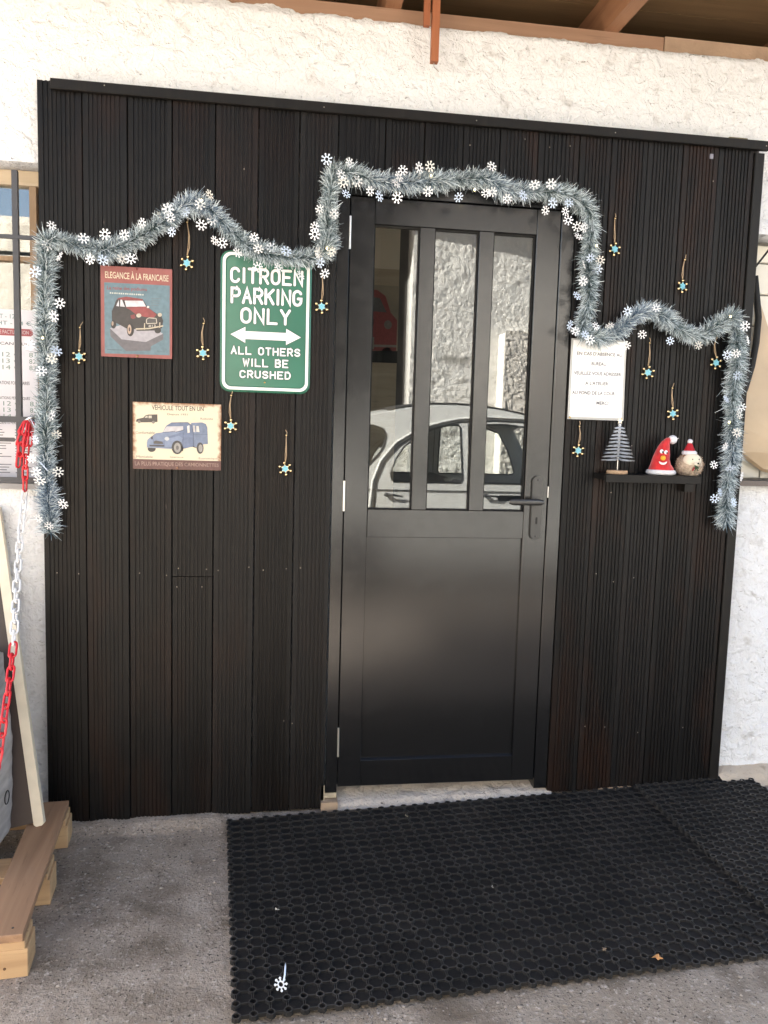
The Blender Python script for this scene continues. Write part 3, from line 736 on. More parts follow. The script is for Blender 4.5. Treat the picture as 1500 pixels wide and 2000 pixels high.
plq = empty('tin_plaque', (0, 0, 0), 'red bordered tin plaque picturing a red and black vintage car', 'plaque', 'tin plaques')
RE = (-0.819, -0.591, 1.577, 1.870)
panel('panel', RE, -0.010, -0.006, pm('plaque red', (0.27, 0.085, 0.075), 0.5, var=0.12, vscale=30), plq)
P = Print([(70, 100), (1435, 195), (1430, 1865), (85, 1785)], RE, -0.010)
P.poly([(140, 415), (1388, 498), (1383, 1795), (152, 1735)], '#5f8796', 1)
P.poly([(250, 1270), (600, 1180), (1130, 1300), (1265, 1400), (930, 1540), (470, 1480)], '#b5b0b8', 2)
P.poly([(250, 1270), (470, 1480), (930, 1540), (1265, 1390), (1262, 1500), (1030, 1620), (1020, 1700), (560, 1700), (470, 1620), (262, 1420)], '#6f6a70', 3)
P.poly([(285, 960), (330, 860), (360, 770), (400, 720), (560, 690), (870, 740), (950, 870), (1000, 920), (1130, 1010), (1230, 1060), (1262, 1150), (1240, 1290), (1100, 1330), (760, 1330), (740, 1300), (560, 1280), (400, 1190), (290, 1140)], '#3d3634', 4)
P.poly([(380, 740), (420, 712), (560, 690), (870, 740), (885, 775), (600, 765), (420, 740)], '#9e2b2c', 5)
P.poly([(550, 890), (920, 880), (1010, 930), (1140, 1030), (1090, 1090), (950, 1080), (760, 1040), (640, 940)], '#a52f2d', 5)
P.poly([(640, 1040), (720, 1020), (740, 1090), (690, 1110), (650, 1090)], '#8f2a2a', 5)
P.poly([(530, 765), (880, 770), (935, 880), (560, 880)], '#e6e0e4', 5)
P.poly([(370, 860), (420, 750), (425, 870)], '#dcd8de', 5); P.poly([(445, 870), (450, 745), (480, 745), (535, 880)], '#dcd8de', 5)
P.poly([(945, 1110), (1000, 1085), (1130, 1105), (1145, 1190), (955, 1200)], '#54504e', 5)
P.line([(945, 1195), (945, 1120), (990, 1092), (1130, 1105), (1142, 1195), (950, 1200)], 16, '#cfc4ae', 6)
P.ell(800, 1045, 48, 38, '#d9cdb4', 6); P.ell(1200, 1040, 40, 36, '#d9c8a8', 6)
P.line([(740, 1295), (1000, 1290), (1265, 1245)], 24, '#d8c7a4', 6); P.line([(910, 1190), (905, 1310)], 20, '#d8c7a4', 6); P.line([(1200, 1180), (1195, 1280)], 20, '#d8c7a4', 6)
P.text('813', [(985, 1225), (1120, 1215), (1120, 1260), (985, 1268)], '#c9bfb0', 6, .02)
P.ell(640, 1310, 68, 120, '#2b2727', 6); P.ell(622, 1300, 38, 90, '#c9a88c', 7); P.ell(622, 1300, 16, 40, '#5c4238', 8)
P.ell(320, 1200, 50, 80, '#2b2727', 5); P.ell(302, 1185, 20, 42, '#b89a80', 6); P.ell(1160, 1330, 62, 55, '#2f2b2b', 5); P.ell(975, 890, 24, 20, '#e8e2da', 6)
P.text('ELEGANCE À LA FRANCAISE', [(155, 180), (1370, 275), (1365, 425), (160, 335)], '#efdcb4', 2, .012)
P.text('La reine des podiums', [(195, 480), (955, 535), (955, 612), (195, 570)], '#9d3c46', 2, .02)
for k in range(16):
    a = 250+k*41; P.line([(a, 615+k*3.0), (a+random.uniform(22, 34), 617+k*3.0)], 26, '#d9dccb', 2)
for k in range(4): P.line([(1040, 730+k*42), (1230-20*k, 742+k*42)], 9, '#6f7d83', 2)
P.text('FRANCE', [(1140, 1700), (1290, 1708), (1290, 1735), (1140, 1728)], '#4d6a75', 2)
P.line([(200, 1665), (480, 1680)], 14, '#4d6a75', 2)
P.build('print', plq)
def brass_screw(x, y, z, parent, m):
    b = MB(); b.lathe([(0.0, -0.003), (0.0025, -0.0025), (0.0038, 0.0)], (x, y, z), 'y', 10); b.build('screw', m, parent, smooth=True)
M_brass = pm('brass', (0.80, 0.58, 0.25), 0.25, 1.0)
brass_screw(-0.703, -0.0125, 1.582, plq, M_brass)
brass_screw(-0.705, -0.0125, 1.864, plq, pm('red screw', lin('#a0504a'), .4))

# ---------------------------------------------------------------- plaque with the blue van
plv = empty('tin_plaque', (0, 0, 0), 'cream rust edged tin plaque picturing a pale blue vintage van', 'plaque', 'tin plaques')
RV = (-0.719, -0.428, 1.207, 1.431)
panel('panel', RV, -0.010, -0.006, edgeworn('aged cream tin', (0.66, 0.58, 0.43), (0.26, 0.12, 0.06), RV), plv)
P = Print([(90, 65), (1445, 130), (1420, 1140), (85, 1100)], RV, -0.010)
P.poly([(88, 950), (1424, 998), (1420, 1138), (86, 1098)], '#6e3a32', 1)
P.text('LA PLUS PRATIQUE DES CAMIONNETTES', [(115, 985), (1390, 1035), (1388, 1095), (118, 1062)], '#b08a78', 2, .01)
P.text('VÉHICULE TOUT EN UN', [(380, 98), (1180, 142), (1175, 228), (385, 195)], '#4a4240', 2, .01)
P.text('Depuis 1951', [(620, 250), (935, 262), (930, 300), (625, 290)], '#6d655f', 2)
for s, q in (('Robuste', (1125, 325, 190, 34)), ('Confortable', (130, 520, 295, 44)), ('Maniable', (140, 895, 250, 36)), ('Spacieux', (650, 910, 210, 36)), ('Economique', (1090, 935, 280, 38))):
    P.text(s, [(q[0], q[1]), (q[0]+q[2], q[1]+8), (q[0]+q[2], q[1]+q[3]+8), (q[0], q[1]+q[3])], '#8a8078', 2)
# small side view
P.poly([(135, 375), (150, 335), (250, 315), (285, 280), (330, 268), (468, 268), (468, 385), (430, 385), (400, 365), (380, 388), (215, 388), (185, 350), (160, 380)], '#4e4640', 2)
P.poly([(270, 318), (292, 290), (318, 285), (318, 320)], '#d8cdb4', 3); P.poly([(332, 285), (382, 285), (382, 325), (332, 325)], '#d8cdb4', 3)
P.ell(188, 378, 24, 24, '#8d8276', 3, 12); P.ell(405, 388, 24, 22, '#8d8276', 3, 12)
# large van
P.poly([(980, 405), (1150, 400), (1205, 425), (1228, 480), (1232, 735), (1165, 735), (1120, 790), (1010, 770), (985, 560)], '#7186a8', 2)
P.poly([(300, 700), (345, 630), (440, 560), (540, 555), (600, 445), (680, 398), (920, 395), (985, 440), (1010, 560), (1010, 770), (870, 800), (830, 790), (700, 800), (310, 770)], '#6b80a6', 3)
P.poly([(440, 560), (540, 545), (840, 545), (640, 610), (560, 680), (420, 680), (385, 620)], '#7d92b6', 4)
P.poly([(300, 760), (310, 660), (355, 620), (400, 660), (400, 760)], '#8398bb', 4); P.poly([(575, 690), (640, 640), (790, 600), (850, 640), (830, 700), (760, 690), (690, 770), (580, 775)], '#8095ba', 4)
P.poly([(550, 540), (605, 455), (860, 455), (860, 520), (730, 540)], '#d4cfd2', 5); P.poly([(920, 455), (955, 440), (960, 555), (925, 560)], '#ece4d6', 5); P.poly([(1060, 455), (1095, 455), (1108, 550), (1060, 545)], '#ece4d6', 5); P.poly([(1010, 445), (1040, 448), (1045, 550), (1015, 545)], '#cfc8c6', 5)
P.line([(545, 545), (650, 540), (740, 530)], 8, '#4a5268', 6); P.line([(750, 545), (880, 510)], 8, '#4a5268', 6); P.line([(680, 400), (930, 398), (985, 440), (1012, 560), (1012, 770)], 8, '#4d5b7a', 6); P.line([(860, 560), (850, 790)], 6, '#56668a', 6); P.line([(1012, 580), (1232, 585)], 6, '#56668a', 6)
P.poly([(405, 690), (440, 670), (540, 690), (555, 725), (410, 720)], '#5a5450', 6); P.poly([(340, 735), (570, 745), (560, 765), (345, 755)], '#463f3c', 6)
P.ell(610, 645, 36, 30, '#cfd2d4', 6); P.ell(380, 630, 18, 24, '#444a5a', 6); P.line([(300, 770), (690, 800)], 14, '#9eabc0', 6)
P.ell(765, 780, 85, 105, '#3f3c3c', 6); P.ell(768, 785, 52, 78, '#a9a49c', 7); P.ell(768, 785, 22, 34, '#716c68', 8)
P.ell(1112, 795, 52, 88, '#3f3c3c', 4); P.ell(1120, 798, 32, 60, '#a9a49c', 5); P.ell(375, 795, 62, 52, '#3a3737', 2)
P.poly([(830, 760), (860, 790), (850, 840), (835, 835)], '#3a3737', 6); P.line([(1000, 770), (1060, 790)], 10, '#3a3737', 4)
P.build('print', plv)
brass_screw(-0.573, -0.0125, 1.213, plv, pm('rusty screw', (0.45, 0.25, 0.15), .4, .6))

# ---------------------------------------------------------------- embossed green parking sign
sg = empty('parking_sign', (0, 0, 0), 'green embossed metal parking sign with white lettering and double arrow', 'sign')
M_green = pm('green enamel', (0.045, 0.165, 0.112), 0.22, 0.0, 0.5, var=0.12, vscale=5)
M_white = pm('white enamel', (0.82, 0.83, 0.82), 0.3)
def rrect(x0, x1, z0, z1, r, n=8):
    pts = []
    for cx, cz, a0 in ((x1-r, z1-r, 0), (x0+r, z1-r, 90), (x0+r, z0+r, 180), (x1-r, z0+r, 270)):
        for k in range(n+1):
            a = math.radians(a0+90*k/n); pts.append((cx+r*math.cos(a), cz+r*math.sin(a)))
    return pts
SX0, SX1, SZ0, SZ1 = -0.4345, -0.1285, 1.4755, 1.9455
def ring_loft(levels, m, name, close_last=True):
    b = MB(); n = len(levels[0][0]); vs = []; fs = []
    for pts, y in levels: vs += [(x, y, z) for x, z in pts]
    for i in range(len(levels)-1):
        for k in range(n): fs.append((i*n+k, i*n+(k+1) % n, (i+1)*n+(k+1) % n, (i+1)*n+k))
    if close_last: fs.append(tuple((len(levels)-1)*n+k for k in range(n)))
    b.add(vs, fs); return b.build(name, m, sg, smooth=SM)
R = lambda i, rr: rrect(SX0+i, SX1-i, SZ0+i, SZ1-i, rr)
ring_loft([(R(0, .034), -.003), (R(.0015, .0335), -.008), (R(.006, .030), -.0105), (R(.007, .029), -.0125), (R(.019, .021), -.0125), (R(.021, .019), -.0085)], M_green, 'panel')
ring_loft([(R(.0078, .0285), -.0124), (R(.0082, .028), -.0131), (R(.0172, .022), -.0131), (R(.0178, .0215), -.0124)], M_white, 'border', False)
def arc(cx, cy, rx, ry, a0, a1, n=8): return [(cx+rx*math.cos(math.radians(a0+(a1-a0)*k/n)), cy+ry*math.sin(math.radians(a0+(a1-a0)*k/n))) for k in range(n+1)]
GLY = {  # strokes in a 0..1 box
 'A': [[(0, 0), (.5, 1), (1, 0)], [(.2, .36), (.8, .36)]], 'B': [[(0, 0), (0, 1), (.55, 1)]+arc(.55, .77, .42, .23, 90, -90)+[(0, .54)], [(.55, .54)]+arc(.55, .27, .45, .27, 90, -90)+[(0, 0)]],
 'C': [arc(.5, .7, .5, .3, 20, 180, 8)+arc(.5, .3, .5, .3, 180, 340, 8)], 'D': [[(0, 0), (0, 1), (.45, 1)]+arc(.45, .5, .55, .5, 90, -90, 10)+[(0, 0)]],
 'E': [[(1, 1), (0, 1), (0, 0), (1, 0)], [(0, .52), (.8, .52)]], 'G': [arc(.5, .7, .5, .3, 25, 180, 8)+arc(.5, .3, .5, .3, 180, 360, 8)+[(1, .46), (.6, .46)]],
 'H': [[(0, 0), (0, 1)], [(1, 0), (1, 1)], [(0, .52), (1, .52)]], 'I': [[(.5, 0), (.5, 1)]], 'K': [[(0, 0), (0, 1)], [(1, 1), (0, .42)], [(.35, .62), (1, 0)]],
 'L': [[(0, 1), (0, 0), (1, 0)]], 'N': [[(0, 0), (0, 1), (1, 0), (1, 1)]], 'O': [arc(.5, .68, .5, .32, 0, 180, 10)+arc(.5, .32, .5, .32, 180, 360, 10)+[(1, .68)]],
 'P': [[(0, 0), (0, 1), (.55, 1)]+arc(.55, .72, .45, .28, 90, -90)+[(0, .44)]], 'R': [[(0, 0), (0, 1), (.55, 1)]+arc(.55, .74, .45, .26, 90, -90)+[(0, .48)], [(.5, .48), (1, 0)]],
 'S': [arc(.5, .75, .48, .25, 15, 270, 10)+arc(.5, .25, .5, .25, 90, -165, 10)], 'T': [[(0, 1), (1, 1)], [(.5, 1), (.5, 0)]], 'U': [[(0, 1), (0, .3)]+arc(.5, .3, .5, .3, 180, 360, 10)+[(1, 1)]],
 'W': [[(0, 1), (.25, 0), (.5, .8), (.75, 0), (1, 1)]], 'Y': [[(0, 1), (.5, .5), (1, 1)], [(.5, .5), (.5, 0)]]}
def stroke(b, pts, w, y, hgt, mi):
    """flat-topped rounded stroke standing proud of the plate"""
    P2 = [Vector(p) for p in pts]; n = len(P2); L = []; Rr = []
    for i in range(n):
        d0 = (P2[i]-P2[i-1]).normalized() if i > 0 else (P2[1]-P2[0]).normalized()
        d1 = (P2[i+1]-P2[i]).normalized() if i < n-1 else d0
        t = (d0+d1); t = t.normalized() if t.length > 1e-6 else d0
        k = 1/max(.45, t.dot(d0)); nn = Vector((-t.y, t.x))*w/2*k
        L.append(P2[i]+nn); Rr.append(P2[i]-nn)
    vs = []; fs = []
    for l, r_ in zip(L, Rr): vs += [(l.x, y, l.y), (l.x, y-hgt, l.y), (r_.x, y-hgt, r_.y), (r_.x, y, r_.y)]
    for i in range(n-1):
        for k in range(3): fs.append((i*4+k, (i+1)*4+k, (i+1)*4+k+1, i*4+k+1))
    b.add(vs, fs, mi)
    for c, q in ((P2[0], 0), (P2[-1], 1)):
        m = 14; ring = [(c.x+w/2*math.cos(2*math.pi*k/m), c.y+w/2*math.sin(2*math.pi*k/m)) for k in range(m)]; hh = hgt-.00004*(1+q)
        b.add([(px, y, pz) for px, pz in ring]+[(px, y-hh, pz) for px, pz in ring], [(k, (k+1) % m, m+(k+1) % m, m+k) for k in range(m)]+[tuple(range(m, 2*m))], mi)
def sign_text(s, x0, x1, z0, z1, w, space=.55):
    cw = [(.25 if c == 'I' else .55 if c == ' ' else (1.15 if c == 'W' else 1.0)) for c in s]
    tot = sum(cw)+(len(s)-1)*space; u = (x1-x0-w)/tot; x = x0+w/2
    for c, cwid in zip(s, cw):
        if c != ' ':
            top = MB(); rim = MB()
            for q, st in enumerate(GLY[c]):
                pts = [((x+px*u*cwid), z0+w/2+pz*(z1-z0-w)) for px, pz in st]
                stroke(rim, pts, w+.0040, -.0084, .0011+.0001*q, 0); stroke(top, pts, w, -.0094, .0016+.0001*q, 0)
            t = top.build('letter', M_white, sg, fix=False); rim.build('emboss', M_greend, t, fix=False)
        x += u*(cwid+space)
M_greend = pm('dark green edge', (0.012, 0.060, 0.042), 0.3)
sign_text('CITROEN', -.402, -.158, 1.837, 1.890, .0086)
sign_text('PARKING', -.400, -.160, 1.770, 1.825, .0088, space=.5)
sign_text('ONLY', -.367, -.198, 1.705, 1.759, .0088)
sign_text('ALL OTHERS', -.398, -.164, 1.6015, 1.629, .0050, space=.6)
sign_text('WILL BE', -.358, -.204, 1.562, 1.590, .0050, space=.6)
sign_text('CRUSHED', -.368, -.195, 1.523, 1.550, .0050, space=.6)
ar = [(-.399, 1.668), (-.350, 1.694), (-.350, 1.680), (-.213, 1.680), (-.213, 1.694), (-.163, 1.667), (-.213, 1.640), (-.213, 1.654), (-.350, 1.654), (-.350, 1.641)]
cxa, cza = -.281, 1.667
b = MB(); b.prism([(cxa+(x-cxa)*1.022, cza+(z-cza)*1.09) for x, z in ar], -.0096, -.0084); o = b.mesh('emboss', M_greend)
b = MB(); b.prism(ar, -.0110, -.0097); t = b.build('arrow', M_white, sg); inst('emboss', o, t)
brass_screw(-0.283, -0.0086, 1.511, sg, M_brass)

# ---------------------------------------------------------------- laminated notice
no = empty('paper_notice', (0, 0, 0), 'white laminated paper notice pinned beside the door under the garland', 'notice')
b = MB(); vs = []; fs = []; nx, nz = 12, 14
def notice_y(u, v): return -0.009-0.006*math.sin(u*math.pi)*(0.4+0.6*(1-v))-0.010*max(0, u-.85)/.15*max(0, 1-v*1.4)
for k in range(nz+1):
    for i in range(nx+1):
        u, v = i/nx, k/nz; vs.append((.803+.211*u, notice_y(u, v), 1.420+.288*v))
for k in range(nz):
    for i in range(nx): fs.append((k*(nx+1)+i, k*(nx+1)+i+1, (k+1)*(nx+1)+i+1, (k+1)*(nx+1)+i))
b.add(vs, fs)
b.build('pouch', pm('clear pouch edge', (0.42, 0.42, 0.40), 0.15, 0, .5), no, smooth=True)
b = MB(); vs2 = []
for k in range(nz+1):
    for i in range(nx+1):
        u, v = .035+.93*i/nx, .03+.95*k/nz; vs2.append((.803+.211*u, notice_y(u, v)-.0006, 1.420+.288*v))
b.add(vs2, fs); b.build('sheet', pm('glossy white paper', (0.84, 0.84, 0.83), 0.12), no, smooth=True)
M_ink = pm('grey ink', (0.09, 0.09, 0.10), 0.3)
for s, x0, x1, z0 in (("EN CAS D'ABSENCE AU", .826, .998, 1.650), ('BUREAU', .882, .938, 1.615), ('VEUILLEZ VOUS ADRESSER', .818, .998, 1.580), ("A L'ATELIER", .862, .950, 1.545), ('AU FOND DE LA COUR', .815, .978, 1.510), ('MERCI', .908, .954, 1.475)):
    v, f = text_mesh(s, .020)
    b = MB(); b.add([(x0+(x1-x0)*u, notice_y((x0+(x1-x0)*u-.803)/.211, (z0-1.42)/.288)-.0012, z0+.0125*w) for u, w in v], f); b.build('lettering', M_ink, no, fix=False)
for px, pz in ((.810, 1.426), (1.007, 1.426)):
    b = MB(); b.ball((px, -.016, pz), .0042, .003, .0042, 10, 6); b.build('pin', M_brass, no, smooth=True)

# ---------------------------------------------------------------- tinsel garland
GARLAND = [(-0.98, 0.992), (-0.987, 1.128), (-0.987, 1.312), (-0.984, 1.527), (-0.984, 1.722), (-0.982, 1.883), (-0.962, 1.935), (-0.884, 1.924), (-0.789, 1.913), (-0.71, 1.95), (-0.613, 2.01), (-0.532, 2.075), (-0.467, 2.06), (-0.4, 1.999), (-0.317, 1.942), (-0.216, 1.924), (-0.122, 1.933), (-0.08, 1.969), (-0.082, 2.052), (-0.075, 2.151), (-0.06, 2.21), (0.018, 2.199), (0.139, 2.191), (0.244, 2.199), (0.349, 2.215), (0.456, 2.222), (0.53, 2.194), (0.64, 2.193), (0.751, 2.192), (0.818, 2.154), (0.841, 2.077), (0.84, 1.937), (0.843, 1.814), (0.833, 1.733), (0.892, 1.709), (0.967, 1.74), (1.021, 1.796), (1.098, 1.812), (1.2, 1.75), (1.281, 1.736), (1.357, 1.785), (1.406, 1.806), (1.424, 1.696), (1.426, 1.548), (1.429, 1.379), (1.431, 1.228), (1.43, 1.055)]
FLAKES = [(-0.953, 1.972), (-0.968, 1.913), (-1.003, 1.826), (-0.933, 1.734), (-0.945, 1.689), (-0.947, 1.584), (-0.954, 1.556), (-0.988, 1.516), (-0.967, 1.376), (-1.016, 1.35), (-1.009, 1.297), (-0.951, 1.316), (-1.027, 1.236), (-0.986, 1.212), (-1.007, 1.193), (-0.997, 1.165), (-0.942, 1.195), (-0.93, 1.09), (-1.005, 1.042), (-0.975, 1.017), (-1.024, 1.598), (-0.926, 1.875), (-0.855, 1.937), (-0.79, 1.954), (-0.835, 1.873), (-0.795, 1.872), (-0.737, 1.879), (-0.71, 1.881), (-0.675, 1.995), (-0.73, 1.955), (-0.596, 2.044), (-0.62, 2.027), (-0.543, 2.043), (-0.586, 2.016), (-0.466, 2.1), (-0.496, 2.07), (-0.457, 2.024), (-0.492, 2.005), (-0.45, 1.959), (-0.425, 1.953), (-0.322, 1.974), (-0.308, 1.936), (-0.375, 1.921), (-0.31, 1.879), (-0.242, 1.88), (-0.218, 1.938), (-0.265, 1.946), (-0.169, 1.862), (-0.109, 1.941), (-0.105, 1.909), (-0.126, 2.021), (-0.126, 1.993), (-0.089, 1.874), (-0.582, 1.971), (-0.09, 2.242), (-0.016, 2.228), (-0.042, 2.191), (-0.035, 2.167), (-0.024, 2.132), (0.012, 2.177), (0.054, 2.144), (0.088, 2.137), (0.161, 2.218), (0.15, 2.198), (0.142, 2.178), (0.148, 2.134), (0.216, 2.229), (0.252, 2.237), (0.227, 2.207), (0.352, 2.143), (0.251, 2.161), (-0.063, 2.066), (-0.11, 2.079), (-0.069, 1.944), (-0.109, 1.935), (0.462, 2.251), (0.614, 2.203), (0.672, 2.209), (0.449, 2.168), (0.473, 2.175), (0.523, 2.153), (0.578, 2.167), (0.665, 2.128), (0.688, 2.154), (0.746, 2.158), (0.733, 2.127), (0.702, 2.201), (0.75, 2.102), (0.78, 2.081), (0.802, 2.077), (0.784, 2.045), (0.833, 1.977), (0.815, 1.956), (0.869, 1.971), (0.865, 1.942), (0.803, 1.893), (0.79, 1.846), (0.768, 1.744), (0.791, 1.725), (0.823, 1.712), (0.842, 1.695), (0.858, 1.743), (0.914, 1.748), (1.079, 1.817), (0.976, 1.801), (1.035, 1.723), (1.154, 1.709), (0.975, 1.681), (1.255, 1.696), (1.432, 1.772), (1.443, 1.722), (1.374, 1.668), (1.397, 1.672), (1.417, 1.595), (1.367, 1.508), (1.446, 1.483), (1.438, 1.455), (1.42, 1.388), (1.377, 1.337), (1.439, 1.354), (1.353, 1.269), (1.405, 1.258), (1.46, 1.228), (1.387, 1.168), (1.362, 1.145), (1.427, 1.134)]
def catmull(pts, n=14):
    P = [np.array(p) for p in pts]; P = [2*P[0]-P[1]]+P+[2*P[-1]-P[-2]]; out = []
    for i in range(1, len(P)-2):
        for k in range(n):
            t = k/n
            out.append(0.5*((2*P[i])+(-P[i-1]+P[i+1])*t+(2*P[i-1]-5*P[i]+4*P[i+1]-P[i+2])*t*t+(-P[i-1]+3*P[i]-3*P[i+1]+P[i+2])*t**3))
    out.append(P[-2]); return np.array(out)
garl = empty('tinsel_garland', (0, 0, 0), 'frosted green and white tinsel garland with snowflakes draped around door and boards', 'garland')
def build_tinsel():
    c2 = catmull(GARLAND); N = len(c2)
    c3 = np.stack([c2[:, 0], -0.045+0.008*np.sin(np.arange(N)*0.21), c2[:, 1]], 1)
    d = np.r_[0, np.cumsum(np.linalg.norm(np.diff(c3, axis=0), axis=1))]; L = d[-1]
    K = 46000
    s = np.sort(rng.uniform(-0.004, L+0.004, K)); sc = np.clip(s, 0, L)
    pos = np.stack([np.interp(sc, d, c3[:, k]) for k in range(3)], 1)
    tan = np.stack([np.interp(np.clip(s+.006, 0, L), d, c3[:, k])-np.interp(np.clip(s-.006, 0, L), d, c3[:, k]) for k in range(3)], 1)
    tan /= np.linalg.norm(tan, axis=1)[:, None]
    a = np.cross(tan, np.array([0, 1.0, 0])); a /= np.linalg.norm(a, axis=1)[:, None]; b = np.cross(a, tan)
    phi = rng.uniform(0, 2*np.pi, K)
    rad = a*np.cos(phi)[:, None]+b*np.sin(phi)[:, None]
    thick = 1.0+0.10*np.sin(s*23)+0.08*np.sin(s*61+1)+0.07*np.sin(s*139+2)
    ln = (0.0400*thick*np.where(rng.random(K) < .06, rng.uniform(1.0, 1.25, K), rng.uniform(.66, 1.0, K)))
    lean = rng.normal(0.30, 0.35, K)
    dirn = rad+tan*lean[:, None]+rng.normal(0, .13, (K, 3)); dirn /= np.linalg.norm(dirn, axis=1)[:, None]
    curl = tan*rng.normal(.25, .45, K)[:, None]+rng.normal(0, .26, (K, 3))+np.array([0, 0, -.10])
    side = np.cross(dirn, rng.normal(0, 1, (K, 3))); side /= np.linalg.norm(side, axis=1)[:, None]
    w = rng.uniform(.0007, .0012, K)[:, None]
    p0 = pos+dirn*.002; pm_ = pos+dirn*(ln*.55)[:, None]+curl*(ln*.16)[:, None]; p1 = pos+dirn*ln[:, None]+curl*(ln*.5)[:, None]
    for arr in (p0, pm_, p1): arr[:, 1] = np.minimum(arr[:, 1], -0.004)
    V = np.stack([p0-side*w, p0+side*w, pm_+side*w*1.1, pm_-side*w*1.1, p1+side*w*.45, p1-side*w*.45], 1).reshape(-1, 3)
    base = np.arange(K)[:, None]*6
    F = np.concatenate([base+np.array([[0, 1, 2, 3]]), base+np.array([[3, 2, 4, 5]])], 1).reshape(-1, 4)
    me = bpy.data.meshes.new('needles'); me.vertices.add(len(V)); me.vertices.foreach_set('co', V.ravel())
    me.loops.add(F.size); me.loops.foreach_set('vertex_index', F.ravel())
    me.polygons.add(len(F)); me.polygons.foreach_set('loop_start', np.arange(len(F))*4); me.polygons.foreach_set('loop_total', np.full(len(F), 4))
    kind = rng.random(K); frost = np.where(kind < .42, rng.uniform(.75, 1, K), rng.uniform(0, .12, K))
    green = np.array([.016, .058, .058]); white = np.array([.77, .86, .90])
    blue = np.clip(np.sin(s*5.2+.6)*.5+np.sin(s*13.7)*.4, 0, 1)[:, None]
    green = green[None]*(1-blue*.7)+np.array([.04, .11, .25])[None]*blue*.7
    def mixc(t): return green*(1-t[:, None])+white[None]*t[:, None]
    cols = np.stack([mixc(np.clip(frost*.7, 0, 1))]*2+[mixc(np.clip(frost+.05, 0, 1))]*2+[mixc(np.clip(frost+.40, 0, 1))]*2, 1).reshape(-1, 3)
    at = me.color_attributes.new('tint', 'FLOAT_COLOR', 'POINT'); at.data.foreach_set('color', np.c_[cols, np.ones(len(cols))].ravel())
    me.update(); me.validate()
    m, t, bs = nodes('frosted tinsel'); n = t.nodes.new('ShaderNodeVertexColor'); n.layer_name = 'tint'
    t.links.new(n.outputs[0], bs.inputs['Base Color']); bs.inputs['Roughness'].default_value = .27
    me.materials.append(m)
    o = bpy.data.objects.new('needles', me); C.objects.link(o); o.parent = garl; tag(o, kind='stuff')
    cw = MB(); cw.tube([tuple(q) for q in c3[::4]], .005, 6); cw.build('wire', pm('garland wire', (.04, .07, .06), .6), garl, smooth=True)
build_tinsel()
def flake_mesh(name, m, arms=8, r=.0196):
    b = MB(); ri = .0058; ro = .0088; n = 16
    vs = [(rr*math.cos(2*math.pi*k/n), yy, rr*math.sin(2*math.pi*k/n)) for yy in (-.0009, .0009) for rr in (ri, ro) for k in range(n)]
    fs = []
    for k in range(n):
        l = (k+1) % n
        fs += [(k, l, n+l, n+k), (2*n+k, 2*n+l, 3*n+l, 3*n+k), (k, l, 2*n+l, 2*n+k), (n+k, n+l, 3*n+l, 3*n+k)]
    b.add(vs, fs)
    for i in range(arms):
        a = 2*math.pi*i/arms; c, s = math.cos(a), math.sin(a)
        out = [(ro*.9, -.0014), (r*.70, -.0017), (r*.82, -.0034), (r*.93, -.0022), (r, 0), (r*.93, .0022), (r*.82, .0034), (r*.70, .0017), (ro*.9, .0014)]
        b.prism([(px*c-pz*s, px*s+pz*c) for px, pz in out], -.0008, .0008)
    return b.mesh(name, m)
FM = [flake_mesh('snowflake', pm('white plastic snowflake', (.86, .87, .88), .3)), flake_mesh('snowflake', pm('blue glow tinted snowflake', (.66, .76, .90), .3)), flake_mesh('snowflake', pm('dull white plastic snowflake', (.74, .73, .68), .35))]  # the bluish one has the led glow put into its plastic colour
rf = random.Random(3)
for (x, z) in FLAKES:
    k = rf.choices((0, 1, 2), (.66, .19, .15))[0]
    inst('snowflake', FM[k], garl, (x, -0.082+rf.uniform(-.010, .024), z), (rf.gauss(0, .36), rf.uniform(0, .8), rf.gauss(0, .42)), (rf.uniform(.80, 1.02),)*3)
M_led = pm('warm led', (.9, .8, .5), .3, emit=((1.0, .80, .35), .9))
led = MB(); led.ball((0, 0, 0), .0032, .0032, .0045, 8, 6); led_me = led.mesh('light_bulb', M_led, True)
for (x, z) in ((-.49, 2.075), (-.085, 1.95), (.255, 2.205), (.405, 2.17), (.845, 2.015), (1.385, 1.425), (1.36, 1.80), (-.98, 1.62)):
    inst('light_bulb', led_me, garl, (x, -.092, z))

